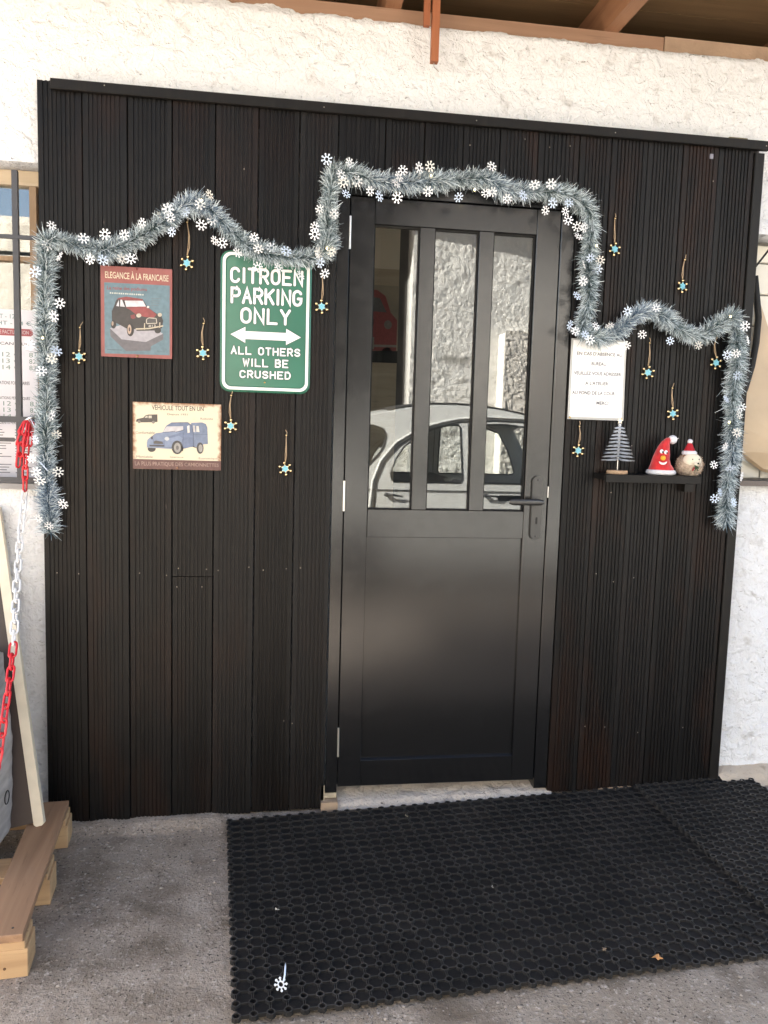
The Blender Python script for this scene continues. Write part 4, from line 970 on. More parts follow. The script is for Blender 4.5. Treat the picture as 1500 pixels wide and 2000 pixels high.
# ---------------------------------------------------------------- small hanging ornaments
M_gold = pm('gold bead', (.86, .66, .36), .22, 1.0)
def glitter():
    g = NB('blue glitter'); v = g.voro(900)
    col = g.mix(g.ramp(v, .2, .6), (.32, .68, .78), (.14, .46, .60)); return g.out(col, .3, g.bump(v, .8, .001), .6)
M_glit = glitter(); M_twine = pm('hemp twine', (.45, .33, .21), .9)
st = MB()
pts = []
for k in range(12):
    a = math.pi*k/6; r = .0138 if k % 2 == 0 else .0085; pts.append((r*math.sin(a), r*math.cos(a)))
st.prism(pts, -.003, .001); star_me = st.mesh('star', M_glit)
bd = MB(); bd.ball((0, 0, 0), .0054, seg=10, ring=8); bead_me = bd.mesh('bead', M_gold, True)
rimb = MB()
rimb.prism([(x*1.12, z*1.12) for x, z in pts], .0012, .003); rim_me = rimb.mesh('setting', M_gold)
ORN = [(-.886, 1.668, -.889, 1.573, 'far left beside the vertical garland'), (-.543, 2.025, -.543, 1.893, 'just under the garland peak right of the red bordered plaque'),
 (-.488, 1.700, -.490, 1.601, 'between the red bordered plaque and the green sign'), (-.395, 1.464, -.396, 1.360, 'just below the green sign, beside the cream plaque'),
 (-.207, 1.334, -.209, 1.218, 'lowest one left of the door'), (-.094, 1.876, -.094, 1.774, 'between the green sign and the door frame'),
 (.942, 2.134, .946, 2.027, 'upper right of the door next to the garland'), (1.217, 2.007, 1.213, 1.912, 'alone on bare boards above the right garland swag'),
 (1.102, 1.705, 1.101, 1.598, 'immediately right of the white notice'), (1.201, 1.546, 1.208, 1.452, 'directly above the red gnome hat on the shelf'),
 (1.362, 1.735, 1.365, 1.644, 'rightmost, tucked under the garland corner'), (.851, 1.396, .850, 1.307, 'just below the white notice beside the silver tree')]
for (px, pz, sx, sz, where) in ORN:
    o = empty('snowflake_ornament', (px, -.004, pz), 'blue star ornament, '+where, 'ornament', 'beaded star ornaments pinned to the boards')
    dx, dz = sx-px, sz-pz
    b = MB(); b.lathe([(0, -.009), (.0036, -.008), (.0042, -.006), (.002, -.004), (.0015, .006)], (0, 0, 0), 'y', 10); b.build('pin', M_gold, o, smooth=True)
    top = dz+.024; bow = random.uniform(-.006, .008)
    L = [(0, -.003, 0), (dx*.3+bow, -.004, top*.4), (dx*.7+bow*.8+.002, -.005, top*.75), (dx+.0005, -.005, top)]
    Rr = [(0, -.003, 0), (dx*.3+bow-.002, -.004, top*.4), (dx*.7+bow*.8-.003, -.005, top*.75), (dx-.0005, -.005, top)]
    ta = [(0, -.003, 0), (.003, -.004, .008), (random.uniform(-.004, .010), -.003, .018)]
    b = MB(); b.tube(L, .0013, 5); b.tube(Rr, .0013, 5); b.tube(ta, .0014, 5); b.build('twine', M_twine, o, smooth=True)
    tw = random.uniform(-.2, .2); yw = random.uniform(-.35, .35)
    inst('star', star_me, o, (dx, -.007, dz), (0, tw, yw)); inst('setting', rim_me, o, (dx, -.007, dz), (0, tw, yw))
    for k in range(6):
        a = math.pi/3*k+tw; inst('bead', bead_me, o, (dx+.0205*math.sin(a)*math.cos(yw), -.007+.0205*math.sin(a)*math.sin(yw), dz+.0205*math.cos(a)))

# ---------------------------------------------------------------- shelf and the things on it
shf = empty('wall_shelf', (0, 0, 0), 'small black wooden shelf on the boards right of the door', 'shelf')
b = MB(); b.box(.918, 1.281, -.100, -.001, 1.207, 1.2275, ch=.001); b.build('shelf_board', M_trim, shf)
b = MB(); b.box(.9185, 1.2805, -.1125, -.1005, 1.1985, 1.2275, ch=.0015); b.build('front_lip', M_trim, shf)
b = MB(); b.prism([(1.262, 1.206), (1.262, 1.165), (1.296, 1.165), (1.296, 1.206)], -.035, -.001); b.build('bracket', M_trim, shf)
SZT = 1.2278
tr = empty('metal_tree', (.983, -.058, SZT), 'small silver tiered metal fir tree on a round wooden foot', 'decoration')
b = MB(); b.lathe([(0, 0), (.036, 0), (.0375, .003), (.0375, .010), (.036, .0125), (0, .0125)], (0, 0, 0), 'z', 24); b.build('foot', wood('beech', (.42, .27, .16), (.52, .36, .22)), tr, smooth=SM)
b = MB(); b.tube([(0, 0, .012), (0, 0, .178)], .0016, 8); b.build('rod', M_steel, tr)
M_silver = pm('blue grey metallic paint', (.58, .61, .65), .32, .2)
NT = 10
for i in range(NT):
    zz = .052+i*.0128; r = .066-.0051*i; b = MB(); n = 48; vs = [(0, 0, zz+.004)]; 
    for k in range(n):
        a = 2*math.pi*k/n; rr = r*(1.0 if k % 4 == 0 else (.52 if k % 4 in (1, 3) else .30)); vs.append((rr*math.cos(a+.2*i), rr*math.sin(a+.2*i)*.75, zz+.0022*math.sin(6*a+i)-.003*(rr/r)))
    b.add(vs, [(0, 1+k, 1+(k+1) % n) for k in range(n)]); q = len(vs)
    b.add([(x, y, z-.0016) for x, y, z in vs], [(0, 1+(k+1) % n, 1+k) for k in range(n)])
    o = b.build('tier', M_silver, tr, fix=False)
    b = MB(); b.ball((0, 0, zz+.0085), .0048 if i < 6 else .0056, seg=10, ring=6); b.build('bead', M_silver, tr, smooth=True)
b = MB(); pts5 = []
for k in range(10):
    a = math.pi*k/5; r = .012 if k % 2 == 0 else .0055; pts5.append((r*math.sin(a), .190+r*math.cos(a)))
b.prism(pts5, -.0015, .0015); b.tube([(0, 0, .18), (-.006, 0, .200), (-.001, 0, .214)], .0008, 5); b.build('star', pm('pale gold star', (.82, .76, .62), .35, .3), tr)

gn = empty('gnome_hat', (1.152, -.056, SZT), 'red felt santa hat figure with googly eyes and yellow nose', 'decoration')
M_felt = pm('red felt', (.56, .018, .022), .9, var=.2, vscale=60, bump=.5, bscale=300, sheen=.4); M_fur = pm('white plush', (.82, .81, .84), .95, bump=1.0, bscale=500)
b = MB(); b.tube([(0, 0, .010), (-.001, 0, .022), (-.003, 0, .038), (-.002, 0, .060), (.003, 0, .080), (.006, 0, .098), (.012, 0, .114), (.020, 0, .126), (.030, 0, .130)], [.048, .044, .036, .030, .0265, .0215, .016, .011, .008], 20); b.build('hat', M_felt, gn, smooth=True)
b = MB(); b.lathe([(0, 0), (.044, 0), (.051, .004), (.053, .010), (.050, .017), (.044, .019), (0, .019)], (0, 0, 0), 'z', 28); b.build('brim', M_fur, gn, smooth=True)
b = MB(); b.ball((.038, 0, .129), .0165, seg=16, ring=10, fn=lambda p: 1+.08*noise.noise(p*6)); b.tube([(.052, 0, .131), (.062, 0, .135)], [.003, .0006], 6); b.build('pompom', M_fur, gn, smooth=True)
for ex, ez, tt in ((-.0150, .0855, -.3), (.001, .0825, .1)):
    b = MB(); b.ball((ex, -.0275+abs(tt)*.004, ez), .0075, .0045, .0078, 12, 8); e_ = b.build('eye', pm('glossy white', (.85, .85, .86), .15), gn, smooth=True)
    b = MB(); b.ball((ex+.002, -.0312+abs(tt)*.004, ez-.002), .0034, .002, .0034, 10, 6); b.build('pupil', M_gap, e_, smooth=True)
b = MB(); b.ball((-.013, -.036, .062), .0093, seg=14, ring=10); b.build('nose', pm('yellow pompom', (.85, .40, .03), .7), gn, smooth=True)
b = MB(); mo = [(-.0145+.0145*math.cos(math.radians(a)), .0505+.0125*math.sin(math.radians(a))) for a in range(185, 356, 10)]+[(-.0145+.0125*math.cos(math.radians(a)), .0495+.0045*math.sin(math.radians(a))) for a in range(350, 189, -10)]
b.prism(mo, -.0425, -.036); b.build('mouth', pm('white felt', (.84, .82, .82), .9), gn)

hg = empty('plush_hedgehog', (1.262, -.056, SZT), 'small plush hedgehog in a red santa hat on the shelf end', 'decoration'); hg.rotation_euler = (0, 0, math.radians(-20))
def hog_shape(p): return 1.0+.06*max(0, -p.z)
b = MB(); b.ball((0, 0, .038), .046, .038, .043, 24, 16, fn=hog_shape); b.build('body', pm('beige plush', (.52, .42, .32), .95, var=.35, vscale=90, bump=1, bscale=300), hg, smooth=True)
K = 2600; u = rng.normal(0, 1, (K, 3)); u /= np.linalg.norm(u, axis=1)[:, None]
keep = ~((u[:, 1] < -.35) & (u[:, 2] > -.05) & (np.abs(u[:, 0]-.15) < .75)); u = u[keep]; K = len(u)
q0 = u*np.array([.046, .038, .043])+np.array([0, 0, .038]); dirn = u+rng.normal(0, .35, (K, 3))+np.array([0, 0, -.25]); q1 = q0+dirn*rng.uniform(.003, .007, K)[:, None]; q1[:, 2] = np.maximum(q1[:, 2], .0005); sd = np.cross(u, rng.normal(0, 1, (K, 3)))*.0006
me = bpy.data.meshes.new('fur'); V = np.stack([q0-sd, q0+sd, q1], 1).reshape(-1, 3); me.from_pydata(V.tolist(), [], (np.arange(K)[:, None]*3+np.array([[0, 1, 2]])).tolist())
cc = np.where(rng.random(K)[:, None] < .5, np.array([[.62, .50, .39]]), np.array([[.30, .20, .14]])); at = me.color_attributes.new('tint', 'FLOAT_COLOR', 'POINT'); at.data.foreach_set('color', np.c_[np.repeat(cc, 3, 0), np.ones(3*K)].ravel())
m, t, bs = nodes('hedgehog fur'); n = t.nodes.new('ShaderNodeVertexColor'); n.layer_name = 'tint'; t.links.new(n.outputs[0], bs.inputs['Base Color']); bs.inputs['Roughness'].default_value = .9; me.materials.append(m)
o = inst('fur', me, hg); tag(o, kind='stuff')
b = MB(); b.ball((.004, -.025, .056), .032, .018, .025, 16, 10); b.ball((.016, -.040, .044), .011, .010, .009, 12, 8); b.build('face', pm('cream plush', (.78, .72, .58), .95, bump=.8, bscale=500), hg, smooth=True)
b = MB(); b.ball((.022, -.050, .0455), .0035, seg=8, ring=6); b.build('nose', M_gap, hg, smooth=True)
for ex in (.003, .026):
    b = MB(); b.ball((ex, -.0425 if ex < .01 else -.038, .060), .0024, seg=8, ring=6); b.build('eye', M_gap, hg, smooth=True)
b = MB(); b.ball((-.022, -.020, .070), .006, .003, .006, 10, 6); b.build('ear', pm('brown plush', (.22, .13, .08), .9), hg, smooth=True)
sp = MB()
for k in range(26):
    a = random.uniform(0, 6.28); r = random.uniform(.002, .012); sp.tube([(.018, -.044, .030), (.018+r*math.cos(a), -.048, .030+r*math.sin(a)*1.2)], [.0022, .0010], 5)
sp.build('fir_sprig', pm('dark green', (.035, .075, .035), .8), hg, smooth=True)
b = MB(); b.ball((.008, -.049, .028), .0042, seg=8, ring=6); b.ball((.005, -.048, .022), .0038, seg=8, ring=6); b.build('berry', pm('dark red', (.30, .03, .03), .5), hg, smooth=True)
b = MB(); b.lathe([(.0225, .082), (.020, .090), (.014, .104), (.008, .116), (.005, .121), (0, .122)], (-.004, -.006, 0), 'z', 16); b.build('hat', pm('dark red felt', (.40, .012, .022), .9, bump=.4, bscale=300), hg, smooth=True)
b = MB(); b.lathe([(0, .073), (.022, .074), (.0265, .079), (.0265, .085), (.022, .090), (0, .090)], (-.004, -.006, 0), 'z', 20); b.build('hat_brim', M_fur, hg, smooth=True)
b = MB(); b.ball((-.004, -.006, .124), .0095, seg=12, ring=8); b.build('pompom', M_fur, hg, smooth=True)

# ---------------------------------------------------------------- rubber mats
def rubber_mat(label, c, cols, rows, ridge=None, lift=0.0):
    """c: far-left, far-right, near-right, near-left corners on the ground"""
    FL, FR, NR, NL = [np.array(q, float) for q in c]
    mb = MB(); H0, HT = .0095, .0165
    def P3(i, j, h):
        u, v = i/cols, j/rows; q = (FL*(1-u)+FR*u)*(1-v)+(NL*(1-u)+NR*u)*v
        z = ground_z(q[0], q[1])+.004+lift+h+.003*noise.noise(Vector((q[0]*3, q[1]*3, 2.0)))
        return (q[0], q[1], z)
    ro, ri = .275, .200       # in cells
    cs = [(math.cos(math.pi/8+math.pi/4*k), math.sin(math.pi/8+math.pi/4*k)) for k in range(8)]
    jr = random.Random(5)
    for j in range(rows+1):
        for i in range(cols+1):
            vs = []
            dh = jr.uniform(-.0008, .0008)
            for (r, h) in ((ro*1.12, H0-.004), (ro, HT+dh), (ri, HT+dh), (ri, H0-.005)):
                vs += [P3(i+r*cx, j+r*cy, h) for cx, cy in cs]
            fs = [(l*8+k, l*8+(k+1) % 8, (l+1)*8+(k+1) % 8, (l+1)*8+k) for l in range(3) for k in range(8)]
            mb.add(vs, fs); mb.m[-24:-16] = [0]*8; mb.m[-16:-8] = [1]*8
            def bar(i0, j0, i1, j1, w, h):
                dx, dy = i1-i0, j1-j0; n = math.hypot(dx, dy); ox, oy = -dy/n*w/2, dx/n*w/2
                vs = [P3(i0+ox*1.6, j0+oy*1.6, H0-.003), P3(i1+ox*1.6, j1+oy*1.6, H0-.003), P3(i1+ox, j1+oy, h), P3(i0+ox, j0+oy, h), P3(i0-ox, j0-oy, h), P3(i1-ox, j1-oy, h), P3(i0-ox*1.6, j0-oy*1.6, H0-.003), P3(i1-ox*1.6, j1-oy*1.6, H0-.003)]
                mb.add(vs, [(0, 1, 2, 3), (3, 2, 5, 4), (4, 5, 7, 6)]); mb.m[-2] = 1
            if i < cols: bar(i+ro*.9, j, i+1-ro*.9, j, .065, HT-.001)
            if j < rows:
                bar(i-.055, j+ro*.9, i-.055, j+1-ro*.9, .034, HT-.001); bar(i+.055, j+ro*.9, i+.055, j+1-ro*.9, .034, HT-.001)
            if i < cols and j < rows:
                a = .17
                vs = [P3(i+x, j+y, H0+.001*jr.random()) for x, y in ((a, 0), (1-a, 0), (1, a), (1, 1-a), (1-a, 1), (a, 1), (0, 1-a), (0, a))]
                mb.add(vs, [tuple(range(8))])
    o = mb.build('rubber_mat', [M_rubber, ridge or M_rubberw], None, fix=False)
    tag(o, label, 'mat', 'rubber mats in front of the door')
rubber_mat('large black rubber ring mat lying in front of the door', [(-.385, -.070), (1.156, -.014), (1.176, -.968), (-.318, -1.008)], 37, 23)
rubber_mat('right hand black rubber mat butted against the larger mat', [(1.158, -.026), (1.622, .004), (1.66, -.965), (1.178, -.995)], 12, 25, M_rubberd, .011)

# ---------------------------------------------------------------- left barred window, price list, chain
wl = empty('barred_window', (0, 0, 0), 'brown framed window behind dark iron bars left of the cladding', 'window')
M_wframe = wood('brown window frame', (.28, .19, .115), (.40, .285, .185), (1, 1, .1)); M_wlight = wood('pale window head', (.46, .37, .26), (.56, .46, .34), (.1, 1, 1))
b = MB(); b.box(-2.02, -1.021, .150, .205, 2.150, 2.198); b.build('frame_head', M_wlight, wl)
b = MB(); b.box(-1.084, -1.062, .152, .20, 1.15, 2.149); b.build('mullion', M_wframe, wl)
b = MB(); b.box(-1.041, -1.021, .151, .205, 1.15, 2.149); b.build('frame_stile', M_wframe, wl)
b = MB(); b.box(-2.019, -1.0845, .153, .20, 1.90, 1.915); b.build('glazing_bar', M_wframe, wl)
b = MB(); b.box(-2.02, -1.042, .172, .176, 1.15, 2.149); b.build('pane', glass('window glass', .13), wl)
b = MB(); b.box(-2.02, -1.021, .206, .21, 1.142, 2.19); b.build('dim_backing', pm('dim interior', (.10, .09, .085), .9), wl)  # dark sheet standing in for the unlit room behind the pane
b = MB(); b.box(-2.05, -1.0155, .030, .16, 1.128, 1.146); b.build('sill', pm('grey sill', (.30, .29, .28), .7, var=.2, vscale=12), wl)
M_iron = pm('dark painted iron', (.050, .052, .060), .5, 0, .5, bump=.3)
b = MB(); b.box(-1.1045, -1.087, .036, .054, 1.15, 2.165); b.build('bar', M_iron, wl)
for x in (-1.25, -1.40, -1.55, -1.70, -1.85):
    b = MB(); b.box(x-.009, x+.009, .036, .054, 1.15, 2.165); b.build('bar', M_iron, wl)
for z, h in ((1.955, .006), (1.361, .010), (1.158, .009)):
    b = MB(); b.box(-2.04, -1.012, .0345, .0475, z-h, z+h); b.build('crossbar', M_iron, wl)
pl = empty('price_list', (0, 0, 0), 'printed white price list sheet with red heading inside the barred window', 'notice')
RP = (-1.32, -1.063, 1.160, 1.735)
panel('sheet', RP, .138, .142, pm('lilac white paper', (.72, .71, .76), .4, var=.04, vscale=6), pl)
P = Print([(0, 0), (1000, 0), (1000, 2237), (0, 2237)], RP, .138)
P.poly([(100, 250)]+[(930, 250), (955, 275), (955, 320), (930, 345), (100, 345)], '#c23a48', 1)
P.text('TARIFS DE FACTURATION', [(330, 272), (900, 272), (900, 322), (330, 322)], '#e7c9cc', 2, .01)
for s, y in (('MECANIQUE', 430), ('OPERATIONS FORFAITAIRES', 945), ('OPERATIONS PERIODIQUES', 1150), ('INCIDENTS PERIODIQUES', 1480)):
    P.text(s, [(430, y), (900, y), (900, y+45), (430, y+45)], '#55525c', 1, .01)
for y0 in (560, 1210):
    for k, s in enumerate(('12 €', '13 €', '14 €')):
        P.text(s, [(560, y0+k*85), (780, y0+k*85), (780, y0+k*85+62), (560, y0+k*85+62)], '#5f9a86', 1, -.005)
        P.text('8%d' % (k+1), [(900, y0+k*85), (985, y0+k*85), (985, y0+k*85+62), (900, y0+k*85+62)], '#5f9a86', 1, -.005)
P.text('HT - 12 €', [(480, 60), (800, 60), (800, 120), (480, 120)], '#5fa0a0', 1); P.text('HT - 14 €', [(500, 150), (930, 150), (930, 205), (500, 205)], '#5f8f90', 1)
P.poly([(300, 1700), (690, 1700), (715, 1725), (690, 1755), (300, 1755)], '#5a5862', 1)
rr = random.Random(2); y = 1560
while y < 2190:
    if not 1680 < y < 1770:
        for x in (380, 700):
            if rr.random() < .85: P.line([(x, y), (x+rr.uniform(150, 270), y)], 13, '#93919c', 1)
    y += 36
P.build('print', pl)

def link_mesh(name, m):
    b = MB(); pts = []; L = .0150; r = .0098
    for k in range(9): a = math.pi*k/8; pts.append((r*math.cos(a), 0, L+r*math.sin(a)))
    for k in range(9): a = math.pi+math.pi*k/8; pts.append((r*math.cos(a), 0, -L+r*math.sin(a)))
    b.tube(pts, .0034, 7, closed=True); return b.mesh(name, m, True)
M_cred = pm('red plastic', (.62, .025, .035), .35, var=.1, vscale=80); M_cwhite = pm('white plastic', (.80, .80, .80), .35)
lr, lw = link_mesh('link', M_cred), link_mesh('link', M_cwhite)
ch = empty('plastic_chain', (-1.04, -.01, 1.36), 'red and white plastic barrier chain hanging from the window bars', 'chain')
def string_links(path, meshfn, pitch=.0385):
    P4 = [Vector(p) for p in path]; d = [0]
    for a, c in zip(P4[:-1], P4[1:]): d.append(d[-1]+(c-a).length)
    n = int(d[-1]/pitch)
    def at(s):
        s = max(0, min(d[-1], s))
        for i in range(len(P4)-1):
            if s <= d[i+1]: return P4[i].lerp(P4[i+1], (s-d[i])/(d[i+1]-d[i]))
        return P4[-1]
    for k in range(n):
        s = (k+.5)*pitch; c = at(s); t = (at(s+.02)-at(s-.02)).normalized()
        q = t.to_track_quat('Z', 'Y')@Matrix.Rotation(math.radians((25 if k % 2 else 112)+random.uniform(-12, 12)), 3, 'Z').to_quaternion()
        o = bpy.data.objects.new('link', meshfn(k, c)); C.objects.link(o); o.parent = ch
        o.location = c-Vector(ch.location); o.rotation_mode = 'QUATERNION'; o.rotation_quaternion = q
string_links([(-1.061, -.028, 1.125), (-1.049, -.12, 1.001), (-1.022, -.25, .876), (-.981, -.42, .729), (-.967, -.50, .649), (-.959, -.58, .561), (-.961, -.62, .464), (-.985, -.66, .36), (-1.05, -.70, .25)], lambda k, c: lw if c.z > .715 else lr)
string_links([(-1.060, .0, 1.350), (-1.084, -.012, 1.30), (-1.084, -.014, 1.25), (-1.072, -.014, 1.215)], lambda k, c: lr, .036)
string_links([(-1.055, -.005, 1.350), (-1.066, -.020, 1.29), (-1.080, -.024, 1.23), (-1.080, -.02, 1.175)], lambda k, c: lr, .036)
string_links([(-1.050, -.002, 1.350), (-1.056, -.022, 1.28), (-1.058, -.028, 1.22), (-1.061, -.028, 1.125)], lambda k, c: lr, .037)
string_links([(-1.045, .002, 1.350), (-1.046, -.012, 1.30), (-1.046, -.014, 1.25)], lambda k, c: lr, .036)
b = MB(); b.tube([(-1.078, .030, 1.340), (-1.065, .006, 1.356), (-1.05, .002, 1.368), (-1.036, .010, 1.372), (-1.028, .03, 1.37)], .006, 8); b.build('hook', M_steel, ch, smooth=True, loc=(1.04, .01, -1.36))

# ---------------------------------------------------------------- pallet, sack, leaning board
pal = empty('wooden_pallet', (-.929, -.051, -.0545), 'pine wooden pallet lying at the wall on the left', 'pallet'); pal.rotation_euler = (0, 0, math.radians(5.4))
def pbox(name, m, *a, ch=0):
    b = MB(); b.box(*a); o = b.build(name, m, pal)
    md = o.modifiers.new('bevel', 'BEVEL'); md.width = .002; md.segments = 1; return o
for x0, x1 in ((-.105, 0), (-.300, -.185), (-.50, -.385), (-.70, -.585), (-.90, -.785)): pbox('deck_board', M_pallet, x0, x1, -.73, 0, .099, .120)
for y0, y1 in ((-.10, -.003), (-.42, -.31), (-.728, -.632)): pbox('stringer_board', M_palletx, -.90, .004, y0, y1, .078, .0985)
for y0, y1 in ((-.100, -.004), (-.418, -.312), (-.7275, -.633)):
    for x0, x1 in ((-.100, .010), (-.50, -.40), (-.90, -.80)): pbox('block', M_palletx, x0, x1, y0, y1, .001, .0775)
b = MB(); b.lathe([(.0, -.0012), (.0035, -.001), (.004, 0)], (-.045, -.7286, .03), 'y', 8); b.build('nail', pm('rusty nail', (.12, .06, .03), .6), pal)
for x in (-.07, -.03):
    b = MB(); b.lathe([(.0, .0012), (.0030, .001), (.0035, 0)], (x, -.70, .1202), 'z', 8); b.build('nail', pm('nail head', (.06, .045, .035), .6), pal)

lb = empty('leaning_board', (-.962, -.215, .0665), 'cream edged dark brown board leaning slantwise on the pallet', 'board')
e_ = Vector((-.150, .190, .76)).normalized(); wv = Vector((-1, 0, 0)); wv = (wv-e_*wv.dot(e_)).normalized(); nv = e_.cross(wv).normalized()
if nv.y > 0: nv = -nv
def slab(a0, a1, l0, l1, t0, t1, name, m, rnd=0):
    b = MB(); vs = []
    prof = [(a0, l0+rnd), (a0+rnd, l0), (a1-rnd, l0), (a1, l0+rnd), (a1, l1), (a0, l1)] if rnd else [(a0, l0), (a1, l0), (a1, l1), (a0, l1)]
    n = len(prof)
    for t in (t0, t1): vs += [wv*a+e_*l+nv*t for a, l in prof]
    fs = [tuple(range(n)), tuple(range(n, 2*n))]+[(i, (i+1) % n, n+(i+1) % n, n+i) for i in range(n)]
    b.add(vs, fs); o = b.build(name, m, lb)
slab(0, .031, .0, 1.05, -.012, .012, 'edge_strip', pm('cream paint', (.72, .64, .50), .5, var=.08, vscale=20), .007)
slab(.0315, .36, .012, 1.05, -.012, .006, 'face', pm('dark brown laminate', (.055, .038, .032), .5, var=.15, vscale=10))
sk = empty('wrapped_sack', (-1.285, -.33, .0665), 'grey plastic wrapped sack standing on the pallet at the frame edge', 'sack')
b = MB(); vs = []; fs = []; nu, nv_ = 36, 24
for k in range(nv_+1):
    z = .56*k/nv_; tap = 1-.10*(k/nv_)**3-.04*(1-k/nv_)**4
    for i in range(nu):
        a = 2*math.pi*i/nu; c, s = math.cos(a), math.sin(a); n_ = 5
        rr = (abs(c)**n_+abs(s)**n_)**(-1/n_); q = 1+.02*noise.noise(Vector((c*3, s*3, z*9)))+.012*math.sin(z*90+3*a)*.5
        vs.append((.232*rr*c*tap*q, .20*rr*s*tap*q, z))
for k in range(nv_):
    for i in range(nu): fs.append((k*nu+i, k*nu+(i+1) % nu, (k+1)*nu+(i+1) % nu, (k+1)*nu+i))
fs.append(tuple(nv_*nu+i for i in range(nu))); b.add(vs, fs)
b.build('wrapping', pm('grey plastic film', (.40, .385, .38), .35, var=.3, vscale=10, bump=.5, bscale=16, stretch=(1, 1, 5)), sk, smooth=True)
b = MB(); b.tube([(.236+.001, .03+.02*math.cos(a), .135+.02*math.sin(a)) for a in [2*math.pi*k/16 for k in range(16)]], .0018, 5, closed=True); b.build('printed_ring', M_gap, sk)
pot = MB(); pot.lathe([(0, 0), (.05, 0), (.058, .03), (.065, .08), (.072, .082), (.072, .10), (.06, .10), (.055, .02), (0, .02)], (0, 0, 0), 'z', 20)
tag(pot.build('clay_pot', pm('terracotta', (.36, .17, .09), .8, var=.2, vscale=20), None, smooth=SM, loc=(-1.125, -.33, .627)), 'brown clay pot on top of the grey sack', 'pot')

# ---------------------------------------------------------------- right window with the beige panel
wr = empty('tiled_window', (0, 0, 0), 'white gridded window in the wall right of the cladding', 'window')
M_wh = pm('off white panel', (.72, .69, .60), .5, var=.05, vscale=5)
b = MB(); b.box(1.44, 2.44, .165, .18, 1.2, 2.13); b.build('backing', pm('grey joint', (.22, .21, .19), .8), wr)
tz = [1.21, 1.33, 1.45, 1.57, 1.69, 1.81, 1.93, 2.05, 2.12]; tx = [1.44, 1.56, 1.685, 1.81, 1.935, 2.06, 2.185, 2.31, 2.43]
for i in range(len(tx)-1):
    for k in range(len(tz)-1):
        b = MB(); b.box(tx[i]+.003, tx[i+1]-.003, .152, .164, tz[k]+.003, tz[k+1]-.003, ch=.003); b.build('panel', M_wh, wr)
b = MB(); b.box(1.44, 2.46, .02, .16, 1.188, 1.208); b.build('sill', pm('brown grey sill', (.14, .115, .10), .6), wr)
b = MB(); b.tube([(1.53, .078, 1.99), (1.60, .082, 2.08), (1.65, .09, 2.15)], .004, 6); b.build('cable', M_gap, wr)
bp_ = empty('car_body_panel', (0, 0, 0), 'beige sheet metal car panel with black rubber edge leaning in the right window', 'panel')
po = [(1.556, 1.984), (1.62, 1.872), (1.70, 1.70), (1.78, 1.50), (1.82, 1.30), (1.80, 1.22), (1.674, 1.241), (1.553, 1.312), (1.523, 1.42), (1.523, 1.499), (1.55, 1.559), (1.575, 1.648), (1.587, 1.736), (1.589, 1.832), (1.571, 1.918)]
b = MB(); n = len(po); vs = []
for (x, z) in po: vs.append((x, .095+.03*math.sin((x-1.5)*9), z))
cx_, cz_ = 1.63, 1.48
for (x, z) in po: vs.append((cx_+(x-cx_)*.92, .083+.03*math.sin((x-1.5)*9), cz_+(z-cz_)*.95))
fs = [(i, (i+1) % n, n+(i+1) % n, n+i) for i in range(n)]+[tuple(n+i for i in t) for t in tessellate_polygon([[Vector((x, z, 0)) for x, z in po]])]
b.add(vs, fs); b.build('sheet', pm('beige car paint', (.50, .38, .25), .4, var=.10, vscale=8), bp_)
b = MB(); b.tube([(x-.006, .062+.03*math.sin((x-1.5)*9), z) for x, z in [(1.523, 1.499), (1.55, 1.559), (1.575, 1.648), (1.587, 1.736), (1.589, 1.832), (1.571, 1.918), (1.556, 1.984)]], .012, 8); b.build('rubber_edge', M_gap, bp_, smooth=True)

# ---------------------------------------------------------------- picture inside, seen through the left pane
pic = empty('car_picture', (0, 0, 0), 'picture of a red vintage car hanging inside behind the left pane', 'picture')
RI = (-.02, .418, 1.735, 2.15)
panel('board', RI, 1.573, 1.584, pm('picture ground', (.33, .27, .20), .6, var=.2, vscale=8), pic)
P = Print([(0, 0), (1000, 0), (1000, 950), (0, 950)], RI, 1.573, .0006); P.rough = .6
P.poly([(0, 830), (1000, 800), (1000, 950), (0, 950)], '#1d1a19', 1)
P.poly([(120, 820), (100, 420), (200, 330), (300, 120), (420, 60), (720, 60), (830, 130), (900, 330), (985, 420), (985, 800)], '#b8322e', 2)
P.poly([(330, 330), (390, 160), (560, 140), (560, 320)], '#6f6a66', 3); P.poly([(590, 320), (590, 140), (760, 160), (850, 330)], '#6f6a66', 3)
P.ell(250, 480, 50, 55, '#8f8579', 3); P.ell(870, 480, 50, 55, '#8f8579', 3); P.poly([(430, 420), (700, 420), (680, 560), (450, 560)], '#7e2220', 3)
P.line([(110, 760), (985, 740)], 30, '#a89f90', 3); P.line([(690, 640), (690, 790)], 24, '#a89f90', 3); P.ell(240, 830, 70, 60, '#151313', 2); P.ell(870, 820, 70, 60, '#151313', 2)
P.build('print', pic)

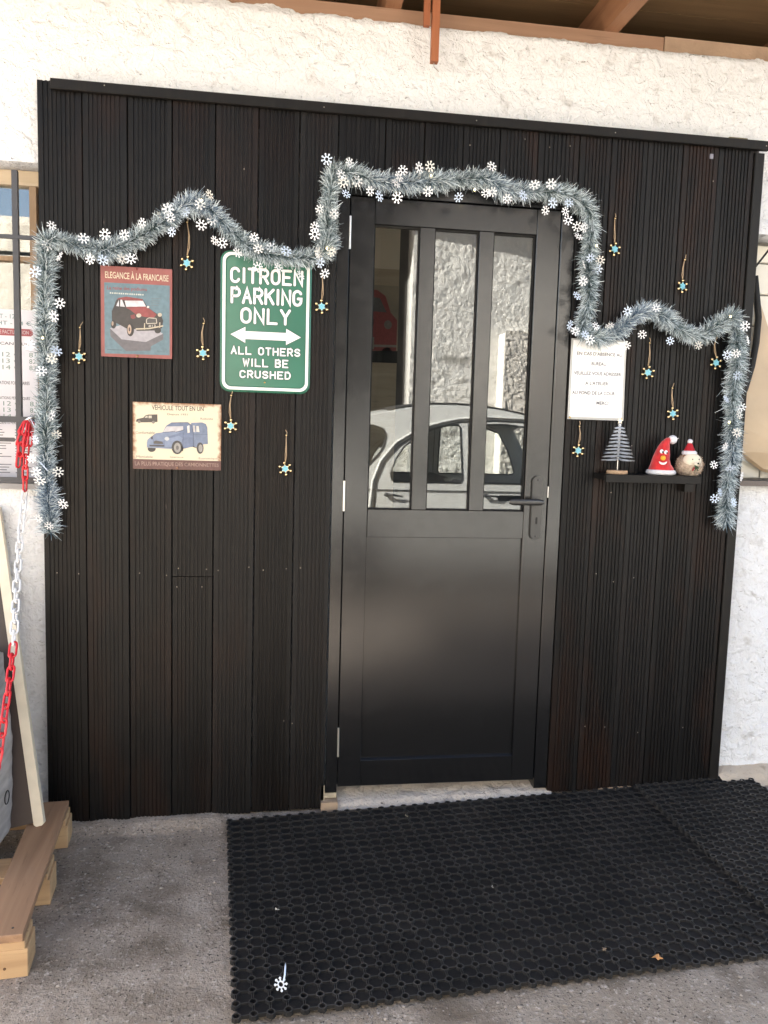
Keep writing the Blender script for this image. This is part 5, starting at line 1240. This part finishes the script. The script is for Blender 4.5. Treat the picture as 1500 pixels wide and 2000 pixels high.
# ---------------------------------------------------------------- litter on the ground
fs_ = inst('fallen_snowflake', flake_mesh('fallen_snowflake', FM[0].materials[0], 8, .0180), None, (-.214, -.930, ground_z(-.2, 0)+.030), (math.radians(-58), .2, .3))
tag(fs_, 'white plastic snowflake fallen flat on the large mat', 'decoration')
b = MB(); b.tube([(0, 0, 0), (.006, .012, .010), (.012, .030, .020), (.016, .042, .022)], [.0022, .0026, .0022, .001], 6); b.build('strip', FM[1].materials[0], None, smooth=True); 
strip = C.objects['strip']; strip.parent = fs_; strip.matrix_parent_inverse = Matrix(); strip.location = (.008, 0, .006); strip.rotation_euler = (.9, 0, 0)
def leaf_thing(x, y, col, label, s=1.0):
    b = MB(); pts = [(0, 0), (.008, .006), (.016, .005), (.018, .012), (.026, .014), (.018, .020), (.012, .018), (.006, .022), (.002, .012)]
    n = len(pts); vs = [(px*s, py*s, .002*math.sin(px*300)) for px, py in pts]+[(px*s, py*s, .002*math.sin(px*300)-.0006) for px, py in pts]
    tr_ = tessellate_polygon([[Vector((px, py, 0)) for px, py in pts]])
    b.add(vs, list(tr_)+[tuple(i+n for i in t) for t in tr_]+[(i, (i+1) % n, n+(i+1) % n, n+i) for i in range(n)])
    o = b.build('dead_leaf', pm('leaf '+col, lin(col), .7), None, loc=(x, y, ground_z(x, y)+.026)); o.rotation_euler = (.15, -.1, random.uniform(0, 6)); tag(o, label, 'leaf', 'dead leaves on the mat')
leaf_thing(.742, -.955, '#b98a58', 'tan dead leaf at the front edge of the large mat'); leaf_thing(.63, -.90, '#8f7a62', 'small grey brown leaf scrap on the mat near the tan leaf', .6)
leaf_thing(.24, -.14, '#a59a80', 'pale leaf scrap on the mat by the doorstep', .5); leaf_thing(-.215, -.62, '#b9b4aa', 'tiny pale scrap on the left part of the mat', .45)
leaf_thing(.42, -.60, '#a8a49c', 'tiny pale scrap in the middle of the mat', .4)

# loose grit swept against the wall foot and around the mat
def build_grit():
    V = []; F = []; T = []
    ico = [(0, 0, 1), (.9, 0, .4), (.3, .85, .4), (-.75, .5, .4), (-.75, -.5, .4), (.3, -.85, .4), (.75, .5, -.4), (-.3, .85, -.4), (-.9, 0, -.4), (-.3, -.85, -.4), (.75, -.5, -.4), (0, 0, -1)]
    tri = [(0, 1, 2), (0, 2, 3), (0, 3, 4), (0, 4, 5), (0, 5, 1), (1, 6, 2), (2, 7, 3), (3, 8, 4), (4, 9, 5), (5, 10, 1), (6, 7, 2), (7, 8, 3), (8, 9, 4), (9, 10, 5), (10, 6, 1), (11, 7, 6), (11, 8, 7), (11, 9, 8), (11, 10, 9), (11, 6, 10)]
    r = random.Random(11); spots = []
    for _ in range(420):
        k = r.random()
        if k < .40: x, y = r.uniform(-.90, -.40), -.015-abs(r.gauss(0, .035))
        elif k < .62: x, y = r.uniform(-.86, -.40), r.uniform(-1.15, -.05)
        elif k < .80: x, y = r.uniform(-.3, 1.7), -1.01-abs(r.gauss(0, .06))
        elif k < .90: x, y = -.40-abs(r.gauss(0, .02)), r.uniform(-1.0, -.08)
        else: x, y = r.uniform(1.64, 2.0), r.uniform(-.4, -.05)
        spots.append((x, y))
    for (x, y) in spots:
        s_ = r.choice((.0012, .0016, .002, .0026, .0036, .005)) ; b0 = len(V); a = r.uniform(0, 6.28); c, sn = math.cos(a), math.sin(a)
        for (px, py, pz) in ico:
            j = r.uniform(.75, 1.2); V.append((x+s_*j*(px*c-py*sn)*1.3, y+s_*j*(px*sn+py*c), ground_z(x, y)+.004+s_*j*pz*.7))
        F.extend(tuple(b0+i for i in t) for t in tri)
    mb = MB(); mb.v = V; mb.f = F; mb.m = [0]*len(F)
    o = mb.build('grit', pm('stone grit', (.33, .29, .25), .9, var=.5, vscale=60), None, fix=False); tag(o, 'loose stone grit scattered on the concrete', 'grit', kind='stuff')
build_grit()
